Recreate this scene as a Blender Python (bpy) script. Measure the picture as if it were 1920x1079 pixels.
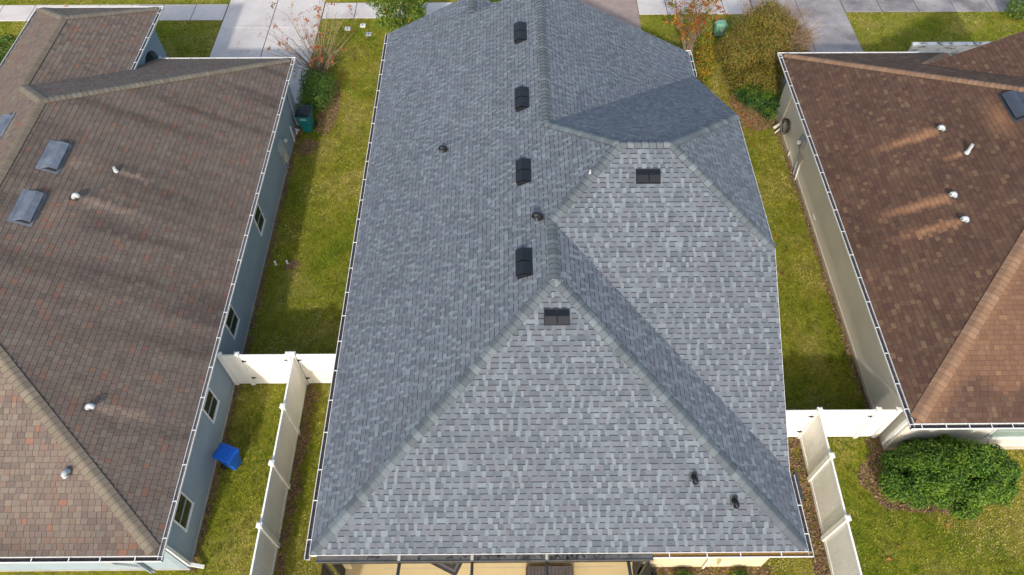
import bpy, math, random
import numpy as np
from mathutils import Vector, Matrix

for o in list(bpy.data.objects):
    bpy.data.objects.remove(o)
SC = bpy.context.scene
COL = SC.collection
random.seed(7)
RNG = np.random.default_rng(11)

# ------------------------------------------------------------------ camera
CAM_H = 21.0
cam_d = bpy.data.cameras.new('camera')
cam_d.sensor_width = 36.0
cam_d.lens = 1357.24 / 1920 * 36.0
cam_d.clip_end = 2000
cam = bpy.data.objects.new('camera', cam_d)
cam.location = (0, 0, CAM_H)
cam.rotation_euler = (math.radians(90 - 54.326), 0, math.radians(-0.431))
COL.objects.link(cam)
SC.camera = cam

# ------------------------------------------------------------------ sky and sun
SUN_DIR = Vector((0.265, 1.59, -1.0)).normalized()      # the way the light travels
ELEV = math.asin(-SUN_DIR.z)
AZ = math.atan2(-SUN_DIR.x, -SUN_DIR.y)
world = bpy.data.worlds.new('World')
SC.world = world
world.use_nodes = True
wn = world.node_tree
bg = wn.nodes['Background']
sky = wn.nodes.new('ShaderNodeTexSky')
sky.sky_type = 'NISHITA'
sky.sun_disc = False
sky.sun_elevation = ELEV
sky.sun_rotation = AZ
sky.air_density = 1.3
sky.dust_density = 3.0
sky.ozone_density = 1.0
wn.links.new(sky.outputs[0], bg.inputs['Color'])
bg.inputs['Strength'].default_value = 0.15
sun_d = bpy.data.lights.new('sun', 'SUN')
sun_d.energy = 2.0
sun_d.angle = math.radians(2.0)
sun_d.color = (1.0, 0.95, 0.88)
sun = bpy.data.objects.new('sun', sun_d)
sun.rotation_euler = SUN_DIR.to_track_quat('-Z', 'Y').to_euler()
sun.location = (-20, -30, 40)
COL.objects.link(sun)
SC.view_settings.view_transform = 'Standard'
SC.view_settings.look = 'None'
SC.view_settings.gamma = 1.0
SC.view_settings.exposure = 0.68
SC.view_settings.use_curve_mapping = False

# ------------------------------------------------------------------ materials
def newmat(name):
    m = bpy.data.materials.new(name)
    m.use_nodes = True
    return m, m.node_tree.nodes, m.node_tree.links, m.node_tree.nodes['Principled BSDF']

def noise_node(N, L, scale, detail=4, rough=0.55, vec=None, stretch=None):
    n = N.new('ShaderNodeTexNoise')
    n.inputs['Scale'].default_value = scale
    n.inputs['Detail'].default_value = detail
    n.inputs['Roughness'].default_value = rough
    tc = N.new('ShaderNodeTexCoord')
    src = tc.outputs['Object']
    if stretch:
        mp = N.new('ShaderNodeMapping')
        mp.inputs['Scale'].default_value = stretch
        L.new(src, mp.inputs['Vector'])
        src = mp.outputs[0]
    L.new(src, n.inputs['Vector'])
    return n

def mixc(N, L, fac, a, b, mode='MIX'):
    m = N.new('ShaderNodeMix')
    m.data_type = 'RGBA'
    m.blend_type = mode
    for sock, v in ((m.inputs['Factor'], fac), (m.inputs['A'], a), (m.inputs['B'], b)):
        pass
    def put(s, v):
        if isinstance(v, (int, float)):
            s.default_value = v
        elif isinstance(v, tuple):
            s.default_value = (*v, 1) if len(v) == 3 else v
        else:
            L.new(v, s)
    put(m.inputs[0], fac)
    put(m.inputs[6], a)
    put(m.inputs[7], b)
    return m.outputs[2]

def ramp(N, L, fac, stops):
    r = N.new('ShaderNodeValToRGB')
    e = r.color_ramp.elements
    while len(e) < len(stops):
        e.new(0.5)
    for el, (p, c) in zip(e, stops):
        el.position = p
        el.color = (*c, 1)
    L.new(fac, r.inputs[0])
    return r.outputs[0]

def bump(N, L, bs, h, strength, dist):
    b = N.new('ShaderNodeBump')
    b.inputs['Strength'].default_value = strength
    b.inputs['Distance'].default_value = dist
    L.new(h, b.inputs['Height'])
    L.new(b.outputs[0], bs.inputs['Normal'])

def plain(name, col, rough=0.6, metal=0.0, var=0.12, scale=3.0, bumpk=0.0, bscale=60, spec=0.4, fine=0.0):
    m, N, L, bs = newmat(name)
    n = noise_node(N, L, scale, 5, 0.6)
    lo = tuple(c * (1 - var) for c in col)
    hi = tuple(min(1, c * (1 + var)) for c in col)
    c = ramp(N, L, n.outputs[0], [(0.3, lo), (0.7, hi)])
    L.new(c, bs.inputs['Base Color'])
    bs.inputs['Roughness'].default_value = rough
    bs.inputs['Metallic'].default_value = metal
    bs.inputs['Specular IOR Level'].default_value = spec
    if bumpk:
        n2 = noise_node(N, L, bscale, 3, 0.6)
        bump(N, L, bs, n2.outputs[0], bumpk, 0.01)
    return m

def attr_mat(name, kind='GEOMETRY', attr='col', rough=0.9, grain=0.25, gscale=70, big=0.0, bumpk=0.3, trans=0.0, spec=0.25):
    m, N, L, bs = newmat(name)
    a = N.new('ShaderNodeAttribute')
    a.attribute_type = kind
    a.attribute_name = attr
    c = a.outputs['Color']
    if grain:
        geo = N.new('ShaderNodeNewGeometry')
        n = N.new('ShaderNodeTexNoise')
        n.inputs['Scale'].default_value = gscale
        n.inputs['Detail'].default_value = 3
        L.new(geo.outputs['Position'], n.inputs['Vector'])
        g = ramp(N, L, n.outputs[0], [(0.3, (1 - grain,) * 3), (0.7, (1 + grain,) * 3)])
        c = mixc(N, L, 1.0, c, g, 'MULTIPLY')
        if bumpk:
            bump(N, L, bs, n.outputs[0], bumpk, 0.004)
    L.new(c, bs.inputs['Base Color'])
    bs.inputs['Roughness'].default_value = rough
    bs.inputs['Specular IOR Level'].default_value = spec
    if trans:
        t = N.new('ShaderNodeBsdfTranslucent')
        L.new(c, t.inputs['Color'])
        mx = N.new('ShaderNodeMixShader')
        mx.inputs[0].default_value = trans
        out = N['Material Output']
        L.new(bs.outputs[0], mx.inputs[1])
        L.new(t.outputs[0], mx.inputs[2])
        L.new(mx.outputs[0], out.inputs['Surface'])
    return m

M = {}
M['shingle'] = attr_mat('shingle_field', grain=0.24, gscale=75, rough=0.75, spec=0.3)
M['shingle_part'] = attr_mat('shingle_piece', kind='OBJECT', attr='tint', grain=0.24, gscale=75, rough=0.75, spec=0.3)
M['shingle_edge'] = plain('shingle_edge_asphalt', (0.038, 0.039, 0.043), 0.95, var=0.2, spec=0.1)
M['cap_edge'] = plain('brown_cap_edge', (0.105, 0.078, 0.055), 0.95, var=0.2, spec=0.1)
M['deck'] = plain('roof_deck_felt', (0.06, 0.06, 0.06), 0.95, spec=0.1)
M['leaf'] = attr_mat('leaf', rough=0.55, grain=0.12, gscale=25, bumpk=0, trans=0.28, spec=0.35)
M['grass'] = attr_mat('grass_blade', rough=0.75, grain=0.0, bumpk=0, trans=0.25, spec=0.15)
M['litter'] = attr_mat('litter', rough=0.95, grain=0.1, gscale=40, bumpk=0, spec=0.1)
M['white'] = plain('white_aluminium', (0.68, 0.68, 0.67), 0.45, var=0.05, scale=2)
M['vinyl'] = plain('white_vinyl', (0.85, 0.835, 0.795), 0.42, var=0.06, scale=1.4)
M['soffit'] = plain('soffit_white', (0.62, 0.62, 0.6), 0.6, var=0.06)
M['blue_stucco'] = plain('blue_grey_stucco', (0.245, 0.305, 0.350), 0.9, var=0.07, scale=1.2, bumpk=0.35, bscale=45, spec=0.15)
M['lit_blue_stucco'] = plain('lit_blue_grey_stucco', (0.29, 0.36, 0.41), 0.9, var=0.06, scale=1.2, bumpk=0.3, bscale=45, spec=0.15)  # same blue-grey stucco, lightened: sunlight on the near wall put into its colour
M['beige_stucco'] = plain('beige_stucco', (0.73, 0.655, 0.545), 0.9, var=0.06, scale=0.9, bumpk=0.3, bscale=45, spec=0.15)
M['cream_stucco'] = plain('cream_stucco', (0.70, 0.60, 0.39), 0.9, var=0.05, scale=1.2, bumpk=0.3, bscale=45, spec=0.15)
M['grey_conc'] = plain('grey_foundation', (0.36, 0.35, 0.32), 0.9, var=0.15, scale=4)
M['glass'] = plain('dark_window_glass', (0.018, 0.024, 0.022), 0.08, var=0.1, spec=0.6)
M['pale_glass'] = plain('pale_window_glass', (0.22, 0.30, 0.28), 0.12, var=0.1, spec=0.6)
M['black_metal'] = plain('black_painted_metal', (0.011, 0.013, 0.018), 0.5, var=0.15, scale=6, spec=0.35)
M['dark_metal'] = plain('bronze_aluminium', (0.055, 0.055, 0.055), 0.5, var=0.25, scale=5)
M['galv'] = plain('galvanised_metal', (0.44, 0.46, 0.48), 0.62, 0.1, var=0.15, scale=9)
M['grey_metal'] = plain('weathered_grey_metal', (0.16, 0.18, 0.215), 0.45, 0.2, var=0.3, scale=3)
M['slate_metal'] = plain('dark_slate_metal', (0.055, 0.065, 0.085), 0.4, 0.1, var=0.2, scale=3)
M['pvc'] = plain('white_pvc_pipe', (0.7, 0.7, 0.67), 0.5, var=0.08)
M['box_grey'] = plain('grey_utility_box', (0.33, 0.35, 0.37), 0.55, var=0.1)
M['box_tan'] = plain('tan_utility_box', (0.45, 0.42, 0.34), 0.6, var=0.1)
M['gutter_in'] = plain('gutter_grime', (0.055, 0.05, 0.05), 0.95, var=0.5, scale=14, spec=0.1)
M['gutter_in_grey'] = plain('gutter_grey_silt', (0.15, 0.13, 0.12), 0.95, var=0.35, scale=9, spec=0.1)
M['gutter_in_brown'] = plain('gutter_leaf_silt', (0.24, 0.135, 0.04), 0.95, var=0.5, scale=30, spec=0.1)
M['supergutter'] = plain('bronze_super_gutter', (0.10, 0.095, 0.088), 0.6, var=0.3, scale=5)
M['bark'] = plain('pale_bark', (0.26, 0.195, 0.13), 0.9, var=0.25, scale=20)
M['bark_dark'] = plain('brown_bark', (0.12, 0.085, 0.06), 0.9, var=0.3, scale=20)
M['teal'] = plain('teal_plastic', (0.008, 0.16, 0.185), 0.5, var=0.12, scale=5)
M['blue_plastic'] = plain('blue_plastic', (0.008, 0.11, 0.52), 0.45, var=0.08, scale=5)
M['black_plastic'] = plain('black_plastic', (0.012, 0.013, 0.016), 0.42, var=0.2, scale=6)
M['green_box'] = plain('green_utility_plastic', (0.17, 0.36, 0.24), 0.55, var=0.12, scale=5)
M['wicker'] = plain('brown_wicker', (0.07, 0.05, 0.04), 0.8, var=0.4, scale=40)
M['cushion'] = plain('dark_cushion', (0.10, 0.085, 0.08), 0.9, var=0.2, scale=12)
M['rug'] = plain('dark_rug', (0.05, 0.045, 0.045), 0.95, var=0.3, scale=30)
M['rug2'] = plain('grey_rug_band', (0.13, 0.12, 0.12), 0.95, var=0.3, scale=30)
M['patio'] = plain('cream_patio_slab', (0.62, 0.48, 0.25), 0.85, var=0.06, scale=2.5)
M['hose'] = plain('dark_hose_rubber', (0.045, 0.042, 0.03), 0.6, var=0.3, scale=10)
M['lid'] = plain('meter_lid_plastic', (0.6, 0.58, 0.6), 0.7, var=0.1, scale=10)
M['white_paint'] = plain('white_lettering', (0.75, 0.78, 0.78), 0.6, var=0.05)

def screen_mat():
    m, N, L, bs = newmat('insect_screen')
    bs.inputs['Base Color'].default_value = (0.03, 0.03, 0.032, 1)
    bs.inputs['Roughness'].default_value = 0.8
    t = N.new('ShaderNodeBsdfTransparent')
    mx = N.new('ShaderNodeMixShader')
    mx.inputs[0].default_value = 0.82
    L.new(t.outputs[0], mx.inputs[1])
    L.new(bs.outputs[0], mx.inputs[2])
    L.new(mx.outputs[0], N['Material Output'].inputs['Surface'])
    return m
M['screen'] = screen_mat()

def grass_ground():
    m, N, L, bs = newmat('lawn_ground')
    n1 = noise_node(N, L, 0.55, 5, 0.6)
    n2 = noise_node(N, L, 9, 5, 0.7)
    n3 = noise_node(N, L, 60, 3, 0.7)
    c1 = ramp(N, L, n1.outputs[0], [(0.35, (0.125, 0.165, 0.012)), (0.5, (0.22, 0.215, 0.022)), (0.68, (0.29, 0.245, 0.065))])
    c2 = ramp(N, L, n2.outputs[0], [(0.3, (0.62, 0.66, 0.6)), (0.7, (1.3, 1.25, 1.25))])
    c3 = ramp(N, L, n3.outputs[0], [(0.3, (0.6, 0.6, 0.6)), (0.7, (1.35, 1.35, 1.35))])
    c = mixc(N, L, 1.0, c1, c2, 'MULTIPLY')
    c = mixc(N, L, 1.0, c, c3, 'MULTIPLY')
    L.new(c, bs.inputs['Base Color'])
    bs.inputs['Roughness'].default_value = 0.95
    bs.inputs['Specular IOR Level'].default_value = 0.1
    bump(N, L, bs, n3.outputs[0], 0.8, 0.03)
    return m
M['ground'] = grass_ground()

def concrete(name, col, stain, k=0.55, sc=0.6):
    m, N, L, bs = newmat(name)
    n1 = noise_node(N, L, sc, 6, 0.62)
    n2 = noise_node(N, L, 12, 5, 0.7)
    n3 = noise_node(N, L, 90, 2, 0.6)
    c1 = ramp(N, L, n1.outputs[0], [(0.36, stain), (k, col), (0.8, tuple(min(1, x * 1.08) for x in col))])
    c2 = ramp(N, L, n2.outputs[0], [(0.3, (0.9, 0.9, 0.9)), (0.7, (1.06, 1.06, 1.06))])
    c3 = ramp(N, L, n3.outputs[0], [(0.3, (0.93, 0.93, 0.93)), (0.7, (1.05, 1.05, 1.05))])
    c = mixc(N, L, 1.0, mixc(N, L, 1.0, c1, c2, 'MULTIPLY'), c3, 'MULTIPLY')
    L.new(c, bs.inputs['Base Color'])
    bs.inputs['Roughness'].default_value = 0.9
    bs.inputs['Specular IOR Level'].default_value = 0.2
    bump(N, L, bs, n3.outputs[0], 0.3, 0.004)
    return m
M['concrete'] = concrete('sidewalk_concrete', (0.58, 0.535, 0.505), (0.50, 0.46, 0.435))
M['concrete_old'] = concrete('stained_concrete', (0.36, 0.33, 0.325), (0.16, 0.15, 0.15), 0.58, 0.45)

def pavers():
    m, N, L, bs = newmat('pink_pavers')
    tc = N.new('ShaderNodeTexCoord')
    b = N.new('ShaderNodeTexBrick')
    b.inputs['Scale'].default_value = 1.0
    b.inputs['Brick Width'].default_value = 0.22
    b.inputs['Row Height'].default_value = 0.11
    b.inputs['Mortar Size'].default_value = 0.008
    b.inputs['Color1'].default_value = (0.37, 0.275, 0.235, 1)
    b.inputs['Color2'].default_value = (0.31, 0.235, 0.205, 1)
    b.inputs['Mortar'].default_value = (0.2, 0.16, 0.14, 1)
    L.new(tc.outputs['Object'], b.inputs['Vector'])
    n = noise_node(N, L, 1.2, 4)
    g = ramp(N, L, n.outputs[0], [(0.3, (0.88, 0.88, 0.88)), (0.7, (1.08, 1.08, 1.08))])
    L.new(mixc(N, L, 1.0, b.outputs['Color'], g, 'MULTIPLY'), bs.inputs['Base Color'])
    bs.inputs['Roughness'].default_value = 0.9
    bump(N, L, bs, b.outputs['Fac'], 0.4, -0.006)
    return m
M['pavers'] = pavers()

# ------------------------------------------------------------------ object helpers
def tag(o, label=None, cat=None, group=None, kind=None):
    if label: o['label'] = label
    if cat: o['category'] = cat
    if group: o['group'] = group
    if kind: o['kind'] = kind
    return o

def empty(name, loc, label, cat, group=None):
    o = bpy.data.objects.new(name, None)
    o.location = loc
    o.empty_display_size = 0.3
    COL.objects.link(o)
    return tag(o, label, cat, group)

def adopt(o, parent):
    if parent is not None:
        o.parent = parent
        if parent.type == 'EMPTY':
            o.matrix_parent_inverse = Matrix.Translation(-Vector(parent.location))
    return o

class MB:
    """collects shapes in world coordinates and links them as one mesh"""
    def __init__(self):
        self.v = []; self.f = []; self.mi = []
    def poly(self, pts, mi=0):
        b = len(self.v)
        self.v += [tuple(p) for p in pts]
        self.f.append(tuple(range(b, b + len(pts))))
        self.mi.append(mi)
    def hexa(self, p, mi=0):       # p: 8 points, bottom 4 ccw, top 4 ccw
        b = len(self.v)
        self.v += [tuple(q) for q in p]
        for q in ((3, 2, 1, 0), (4, 5, 6, 7), (0, 1, 5, 4), (1, 2, 6, 5), (2, 3, 7, 6), (3, 0, 4, 7)):
            self.f.append(tuple(b + i for i in q)); self.mi.append(mi)
    def box(self, x0, x1, y0, y1, z0, z1, mi=0, mat=None, bev=0.0):
        p = [(x0, y0, z0), (x1, y0, z0), (x1, y1, z0), (x0, y1, z0), (x0, y0, z1), (x1, y0, z1), (x1, y1, z1), (x0, y1, z1)]
        if bev:
            b = bev
            p[4:] = [(x0 + b, y0 + b, z1), (x1 - b, y0 + b, z1), (x1 - b, y1 - b, z1), (x0 + b, y1 - b, z1)]
        if mat is not None:
            p = [mat @ Vector(q) for q in p]
        self.hexa(p, mi)
        return self
    def extrude(self, prof, a, b, side, up, mi=0, closed=True):
        """profile of (s,t) pairs, swept from a to b; s along side, t along up"""
        a = Vector(a); b = Vector(b); side = Vector(side); up = Vector(up)
        n = len(prof); k = len(self.v)
        for base in (a, b):
            for s, t in prof:
                self.v.append(tuple(base + side * s + up * t))
        for i in range(n if closed else n - 1):
            j = (i + 1) % n
            self.f.append((k + i, k + j, k + n + j, k + n + i)); self.mi.append(mi)
        if closed:
            self.f.append(tuple(range(k, k + n))[::-1]); self.mi.append(mi)
            self.f.append(tuple(range(k + n, k + 2 * n))); self.mi.append(mi)
        return self
    def tube(self, pts, r, n=8, mi=0, cap=True):
        pts = [Vector(p) for p in pts]
        rs = r if isinstance(r, (list, tuple)) else [r] * len(pts)
        k = len(self.v)
        for i, p in enumerate(pts):
            d = (pts[min(i + 1, len(pts) - 1)] - pts[max(i - 1, 0)])
            if d.length < 1e-9: d = Vector((0, 0, 1))
            d.normalize()
            a = Vector((0, 0, 1)) if abs(d.z) < 0.9 else Vector((1, 0, 0))
            u = d.cross(a).normalized(); w = d.cross(u)
            for j in range(n):
                t = 2 * math.pi * j / n
                self.v.append(tuple(p + (u * math.cos(t) + w * math.sin(t)) * rs[i]))
        for i in range(len(pts) - 1):
            for j in range(n):
                q = (j + 1) % n
                self.f.append((k + i * n + j, k + i * n + q, k + (i + 1) * n + q, k + (i + 1) * n + j)); self.mi.append(mi)
        if cap:
            self.f.append(tuple(range(k, k + n))[::-1]); self.mi.append(mi)
            e = k + (len(pts) - 1) * n
            self.f.append(tuple(range(e, e + n))); self.mi.append(mi)
        return self
    def lathe(self, prof, mat, n=16, mi=0):
        k = len(self.v)
        for r, z in prof:
            for j in range(n):
                t = 2 * math.pi * j / n
                self.v.append(tuple(mat @ Vector((r * math.cos(t), r * math.sin(t), z))))
        for i in range(len(prof) - 1):
            for j in range(n):
                q = (j + 1) % n
                self.f.append((k + i * n + j, k + i * n + q, k + (i + 1) * n + q, k + (i + 1) * n + j)); self.mi.append(mi)
        self.f.append(tuple(range(k, k + n))[::-1]); self.mi.append(mi)
        e = k + (len(prof) - 1) * n
        self.f.append(tuple(range(e, e + n))); self.mi.append(mi)
        return self
    def build(self, name, mats, parent=None, smooth=False):
        me = bpy.data.meshes.new(name)
        me.from_pydata(self.v, [], self.f)
        if not isinstance(mats, (list, tuple)): mats = [mats]
        for m in mats: me.materials.append(m)
        if len(mats) > 1: me.polygons.foreach_set('material_index', self.mi)
        if smooth: me.polygons.foreach_set('use_smooth', [True] * len(self.f))
        me.update()
        o = bpy.data.objects.new(name, me)
        COL.objects.link(o)
        return adopt(o, parent)

def np_mesh(name, V, loops, starts, totals, mats, mi=None, col=None, parent=None):
    me = bpy.data.meshes.new(name)
    me.vertices.add(len(V)); me.vertices.foreach_set('co', np.asarray(V, np.float32).ravel())
    me.loops.add(len(loops)); me.loops.foreach_set('vertex_index', np.asarray(loops, np.int32))
    me.polygons.add(len(starts))
    me.polygons.foreach_set('loop_start', np.asarray(starts, np.int32))
    me.polygons.foreach_set('loop_total', np.asarray(totals, np.int32))
    if not isinstance(mats, (list, tuple)): mats = [mats]
    for m in mats: me.materials.append(m)
    if mi is not None: me.polygons.foreach_set('material_index', np.asarray(mi, np.int32))
    if col is not None:
        a = me.attributes.new('col', 'FLOAT_COLOR', 'POINT')
        c = np.ones((len(V), 4), np.float32); c[:, :3] = col
        a.data.foreach_set('color', c.ravel())
    me.polygons.foreach_set('use_smooth', np.zeros(len(starts), bool))
    me.update(calc_edges=True)
    me.validate()
    o = bpy.data.objects.new(name, me)
    COL.objects.link(o)
    return adopt(o, parent)

# value noise for wear and lawn patches
_lat = np.random.default_rng(3).random((256, 256))
def vnoise(x, y):
    x = np.asarray(x, float); y = np.asarray(y, float)
    xi = np.floor(x).astype(int); yi = np.floor(y).astype(int)
    fx = x - xi; fy = y - yi
    fx = fx * fx * (3 - 2 * fx); fy = fy * fy * (3 - 2 * fy)
    g = lambda a, b: _lat[a % 256, b % 256]
    return (g(xi, yi) * (1 - fx) + g(xi + 1, yi) * fx) * (1 - fy) + (g(xi, yi + 1) * (1 - fx) + g(xi + 1, yi + 1) * fx) * fy
def fbm(x, y, o=3):
    s = 0; a = 1; t = 0
    for i in range(o):
        s = s + a * vnoise(x * 2 ** i + 17 * i, y * 2 ** i + 31 * i); t += a; a *= 0.5
    return s / t

# ================================================================== THE GROUND
def sheet(name, pts, z, mat):
    m = MB(); m.poly([(x, y, z) for x, y in pts])
    o = m.build(name, mat)
    return tag(o, kind='structure')
sheet('ground', [(-250, -150), (250, -150), (250, 350), (-250, 350)], 0.0, M['ground'])

def slabs(name, x0, x1, y0, y1, nx, ny, mat, top=0.03):
    """a paved area: a bedding sheet and separate poured slabs with joints between"""
    m = MB(); m.poly([(x0, y0, 0.006), (x1, y0, 0.006), (x1, y1, 0.006), (x0, y1, 0.006)])
    base = tag(m.build(name, M['gutter_in']), kind='structure')
    dx = (x1 - x0) / nx; dy = (y1 - y0) / ny; g = 0.012
    for i in range(nx):
        for j in range(ny):
            b = MB().box(x0 + i * dx + g, x0 + (i + 1) * dx - g, y0 + j * dy + g, y0 + (j + 1) * dy - g, 0.004, top + random.uniform(-0.004, 0.004), bev=0.012)
            b.build('slab', mat, base)
    return base
slabs('sidewalk', -26.5, -13.82, 31.15, 32.48, 8, 1, M['concrete'])
slabs('driveway', -13.8, -9.05, 25.0, 36.0, 2, 4, M['concrete'])
slabs('sidewalk', -9.03, 0.4, 31.25, 32.55, 6, 1, M['concrete'])
slabs('sidewalk', 6.45, 12.1, 31.45, 33.2, 4, 1, M['concrete'])
slabs('driveway', 12.12, 16.6, 25.0, 36.0, 2, 4, M['concrete_old'])
slabs('sidewalk', 16.62, 27.5, 31.58, 33.4, 6, 1, M['concrete_old'])
sheet('paver_driveway', [(0.42, 24.9), (6.42, 24.9), (6.44, 36), (0.42, 36)], 0.02, M['pavers'])
sheet('road', [(-60, 36.0), (60, 36.0), (60, 44), (-60, 44)], 0.012, M['concrete_old'])

# ================================================================== ROOFS
P_ = 0.5
class Plane:
    """a roof slope: eave line through e0 with height ze, rising along plan direction d"""
    def __init__(self, e0, d, ze, pitch, pieces):
        self.e0 = np.array(e0, float); self.d = np.array(d, float); self.ze = ze; self.p = pitch
        self.u = np.array((self.d[1], -self.d[0]))
        self.pieces = [np.array(q, float) for q in pieces]
        self.k = math.sqrt(1 + pitch * pitch)
    def z(self, x, y):
        return self.ze + self.p * ((x - self.e0[0]) * self.d[0] + (y - self.e0[1]) * self.d[1])
    def su(self, xy):
        r = np.asarray(xy) - self.e0
        return np.stack([r @ self.u, r @ self.d], -1)
    def normal(self):
        return Vector((-self.p * self.d[0], -self.p * self.d[1], 1)).normalized()
    def frame(self, x, y, lift=0.0):
        n = self.normal()
        s = Vector((self.d[0], self.d[1], self.p)).normalized()
        u = Vector((self.u[0], self.u[1], 0))
        m = Matrix((u, s, n)).transposed().to_4x4()
        m.translation = Vector((x, y, self.z(x, y))) + n * lift
        return m           # local x along eave, y up the slope, z off the roof

def clip_half(poly, a, b):
    """keep the part of poly left of a->b"""
    out = []
    n = len(poly)
    ex, ey = b[0] - a[0], b[1] - a[1]
    s = [ex * (q[1] - a[1]) - ey * (q[0] - a[0]) for q in poly]
    for i in range(n):
        j = (i + 1) % n
        if s[i] >= -1e-9: out.append(poly[i])
        if (s[i] > 1e-9 and s[j] < -1e-9) or (s[i] < -1e-9 and s[j] > 1e-9):
            t = s[i] / (s[i] - s[j])
            out.append((poly[i][0] + t * (poly[j][0] - poly[i][0]), poly[i][1] + t * (poly[j][1] - poly[i][1])))
    return out

CAMF = Vector((0, 0, -1)); CAMF.rotate(cam.rotation_euler)
CAMR = Vector((1, 0, 0)); CAMR.rotate(cam.rotation_euler)
CAMU = Vector((0, 1, 0)); CAMU.rotate(cam.rotation_euler)
def seen(p):
    d = Vector(p) - Vector((0, 0, CAM_H))
    z = d.dot(CAMF)
    return z > 0.1 and abs(d.dot(CAMR) / z) < 0.707 * 0.985 and abs(d.dot(CAMU) / z) < 0.397 * 0.97, z

def shingle_roof(roof, planes, expo, widths, palette, weights, wear, t_hi, t_lo, jitter=0.1, bev_hi=0.014, bev_lo=0.0, alt=0.85, wsel=None, gap=0.0):
    """lay courses of shingle tabs on every slope; the 300 nearest are objects, the rest one mesh"""
    rnd = random.Random(hash(roof.name) & 0xffff if False else len(planes) * 31 + int(expo * 1e4))
    V = []; LP = []; ST = []; TT = []; MI = []; BC = []; PID = []
    cand = []
    pal = np.array(palette)
    for pid, pl in enumerate(planes):
        ep = expo / pl.k
        pcs = []
        for q in pl.pieces:
            s = pl.su(q)
            a = 0.0
            for i in range(len(s)):
                j = (i + 1) % len(s); a += s[i][0] * s[j][1] - s[j][0] * s[i][1]
            if a < 0: s = s[::-1]
            pcs.append([tuple(t) for t in s])
        allp = np.array([t for q in pcs for t in q])
        u0, u1 = allp[:, 0].min(), allp[:, 0].max()
        v0, v1 = allp[:, 1].min(), allp[:, 1].max()
        row = int(math.floor(v0 / ep + 1e-6))
        n3 = np.array(pl.normal())
        while row * ep < v1 - 1e-6:
            va = row * ep; vb = va + ep
            # the span of this course
            us = []
            for q in pcs:
                c = clip_half(clip_half(q, (0, va), (1, va)), (1, vb), (0, vb))
                if len(c) > 2: us += [t[0] for t in c]
            if not us:
                row += 1; continue
            ua = min(us) - rnd.uniform(0, 0.25); ue = max(us)
            prou = rnd.random() < 0.5
            while ua < ue:
                prou = (not prou) if rnd.random() < alt else prou
                wi = rnd.choice(wsel[0] if prou else wsel[1]) if wsel else rnd.randrange(len(widths))
                w = widths[wi]
                ub = ua + w
                th = (t_hi if prou else t_lo) * rnd.uniform(0.75, 1.3)
                ci = rnd.choices(range(len(palette)), weights[0] if prou else weights[1])[0]
                base = pal[ci] * (1 + rnd.uniform(-jitter, jitter))
                bev = (bev_hi if prou else bev_lo) / pl.k
                for strip in (0, 1):
                    if strip and bev <= 0: continue
                    wa = va if strip else va + bev
                    wb = va + bev if strip else vb
                    quad = [(ua, wa), (ub - gap, wa), (ub - gap, wb), (ua, wb)]
                    for q in pcs:
                        c = quad
                        for i in range(len(q)):
                            c = clip_half(c, q[i], q[(i + 1) % len(q)])
                            if len(c) < 3: break
                        if len(c) < 3: continue
                        f0 = len(ST)
                        k = len(V); n = len(c)
                        for (a_, b_) in c:
                            xy = pl.e0 + pl.u * a_ + pl.d * b_
                            h = (0.0005 + th * (b_ - va) / bev) if strip else (0.0015 + th * (1 - (b_ - va - bev) / (ep - bev)))
                            V.append((xy[0] + n3[0] * h, xy[1] + n3[1] * h, pl.z(xy[0], xy[1]) + n3[2] * h))
                        ST.append(len(LP)); TT.append(n); MI.append(strip); LP += list(range(k, k + n))
                        if strip:
                            BC += [base] * n; PID += [pid] * n
                        else:
                            for (a_, b_) in c:
                                xy = pl.e0 + pl.u * a_ + pl.d * b_
                                V.append((xy[0] - n3[0] * 0.004, xy[1] - n3[1] * 0.004, pl.z(xy[0], xy[1]) - n3[2] * 0.004))
                            BC += [base] * (2 * n); PID += [pid] * (2 * n)
                            for i in range(n):
                                j = (i + 1) % n
                                if abs(c[i][1] - vb) < 1e-7 and abs(c[j][1] - vb) < 1e-7: continue
                                butt = abs(c[i][1] - wa) < 1e-7 and abs(c[j][1] - wa) < 1e-7
                                if butt and bev > 0: continue
                                ST.append(len(LP)); TT.append(4); MI.append(1 if butt else 0)
                                LP += [k + j, k + i, k + n + i, k + n + j]
                        full = len(c) == 4 and abs(sum(c[i][0] * c[(i + 1) % 4][1] - c[(i + 1) % 4][0] * c[i][1] for i in range(4)) / 2 - (w - gap) * (wb - wa)) < 1e-6
                        if not full: continue
                        if not strip:
                            cx = pl.e0 + pl.u * (ua + w / 2) + pl.d * (va + ep / 2)
                            p3 = (cx[0], cx[1], pl.z(cx[0], cx[1]))
                            ok, dist = seen(p3)
                            if ok:
                                cosv = abs((Vector(p3) - Vector((0, 0, CAM_H))).normalized().dot(Vector(n3)))
                                cand.append((w * cosv / dist ** 2, pid, ua, va, wi, prou, base, [(f0, len(ST))]))
                        elif cand and cand[-1][1] == pid and cand[-1][2] == ua and cand[-1][3] == va:
                            cand[-1][7].append((f0, len(ST)))
                ua = ub
            row += 1
    V = np.array(V); BC = np.array(BC); PID = np.array(PID)
    col = wear(V, BC, PID)
    cand.sort(key=lambda c: -c[0])
    top = cand[:300]
    drop = np.zeros(len(ST), bool)
    for c in top:
        for f0, f1 in c[7]: drop[f0:f1] = True
    # shared meshes for the single shingles
    cache = {}
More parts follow.
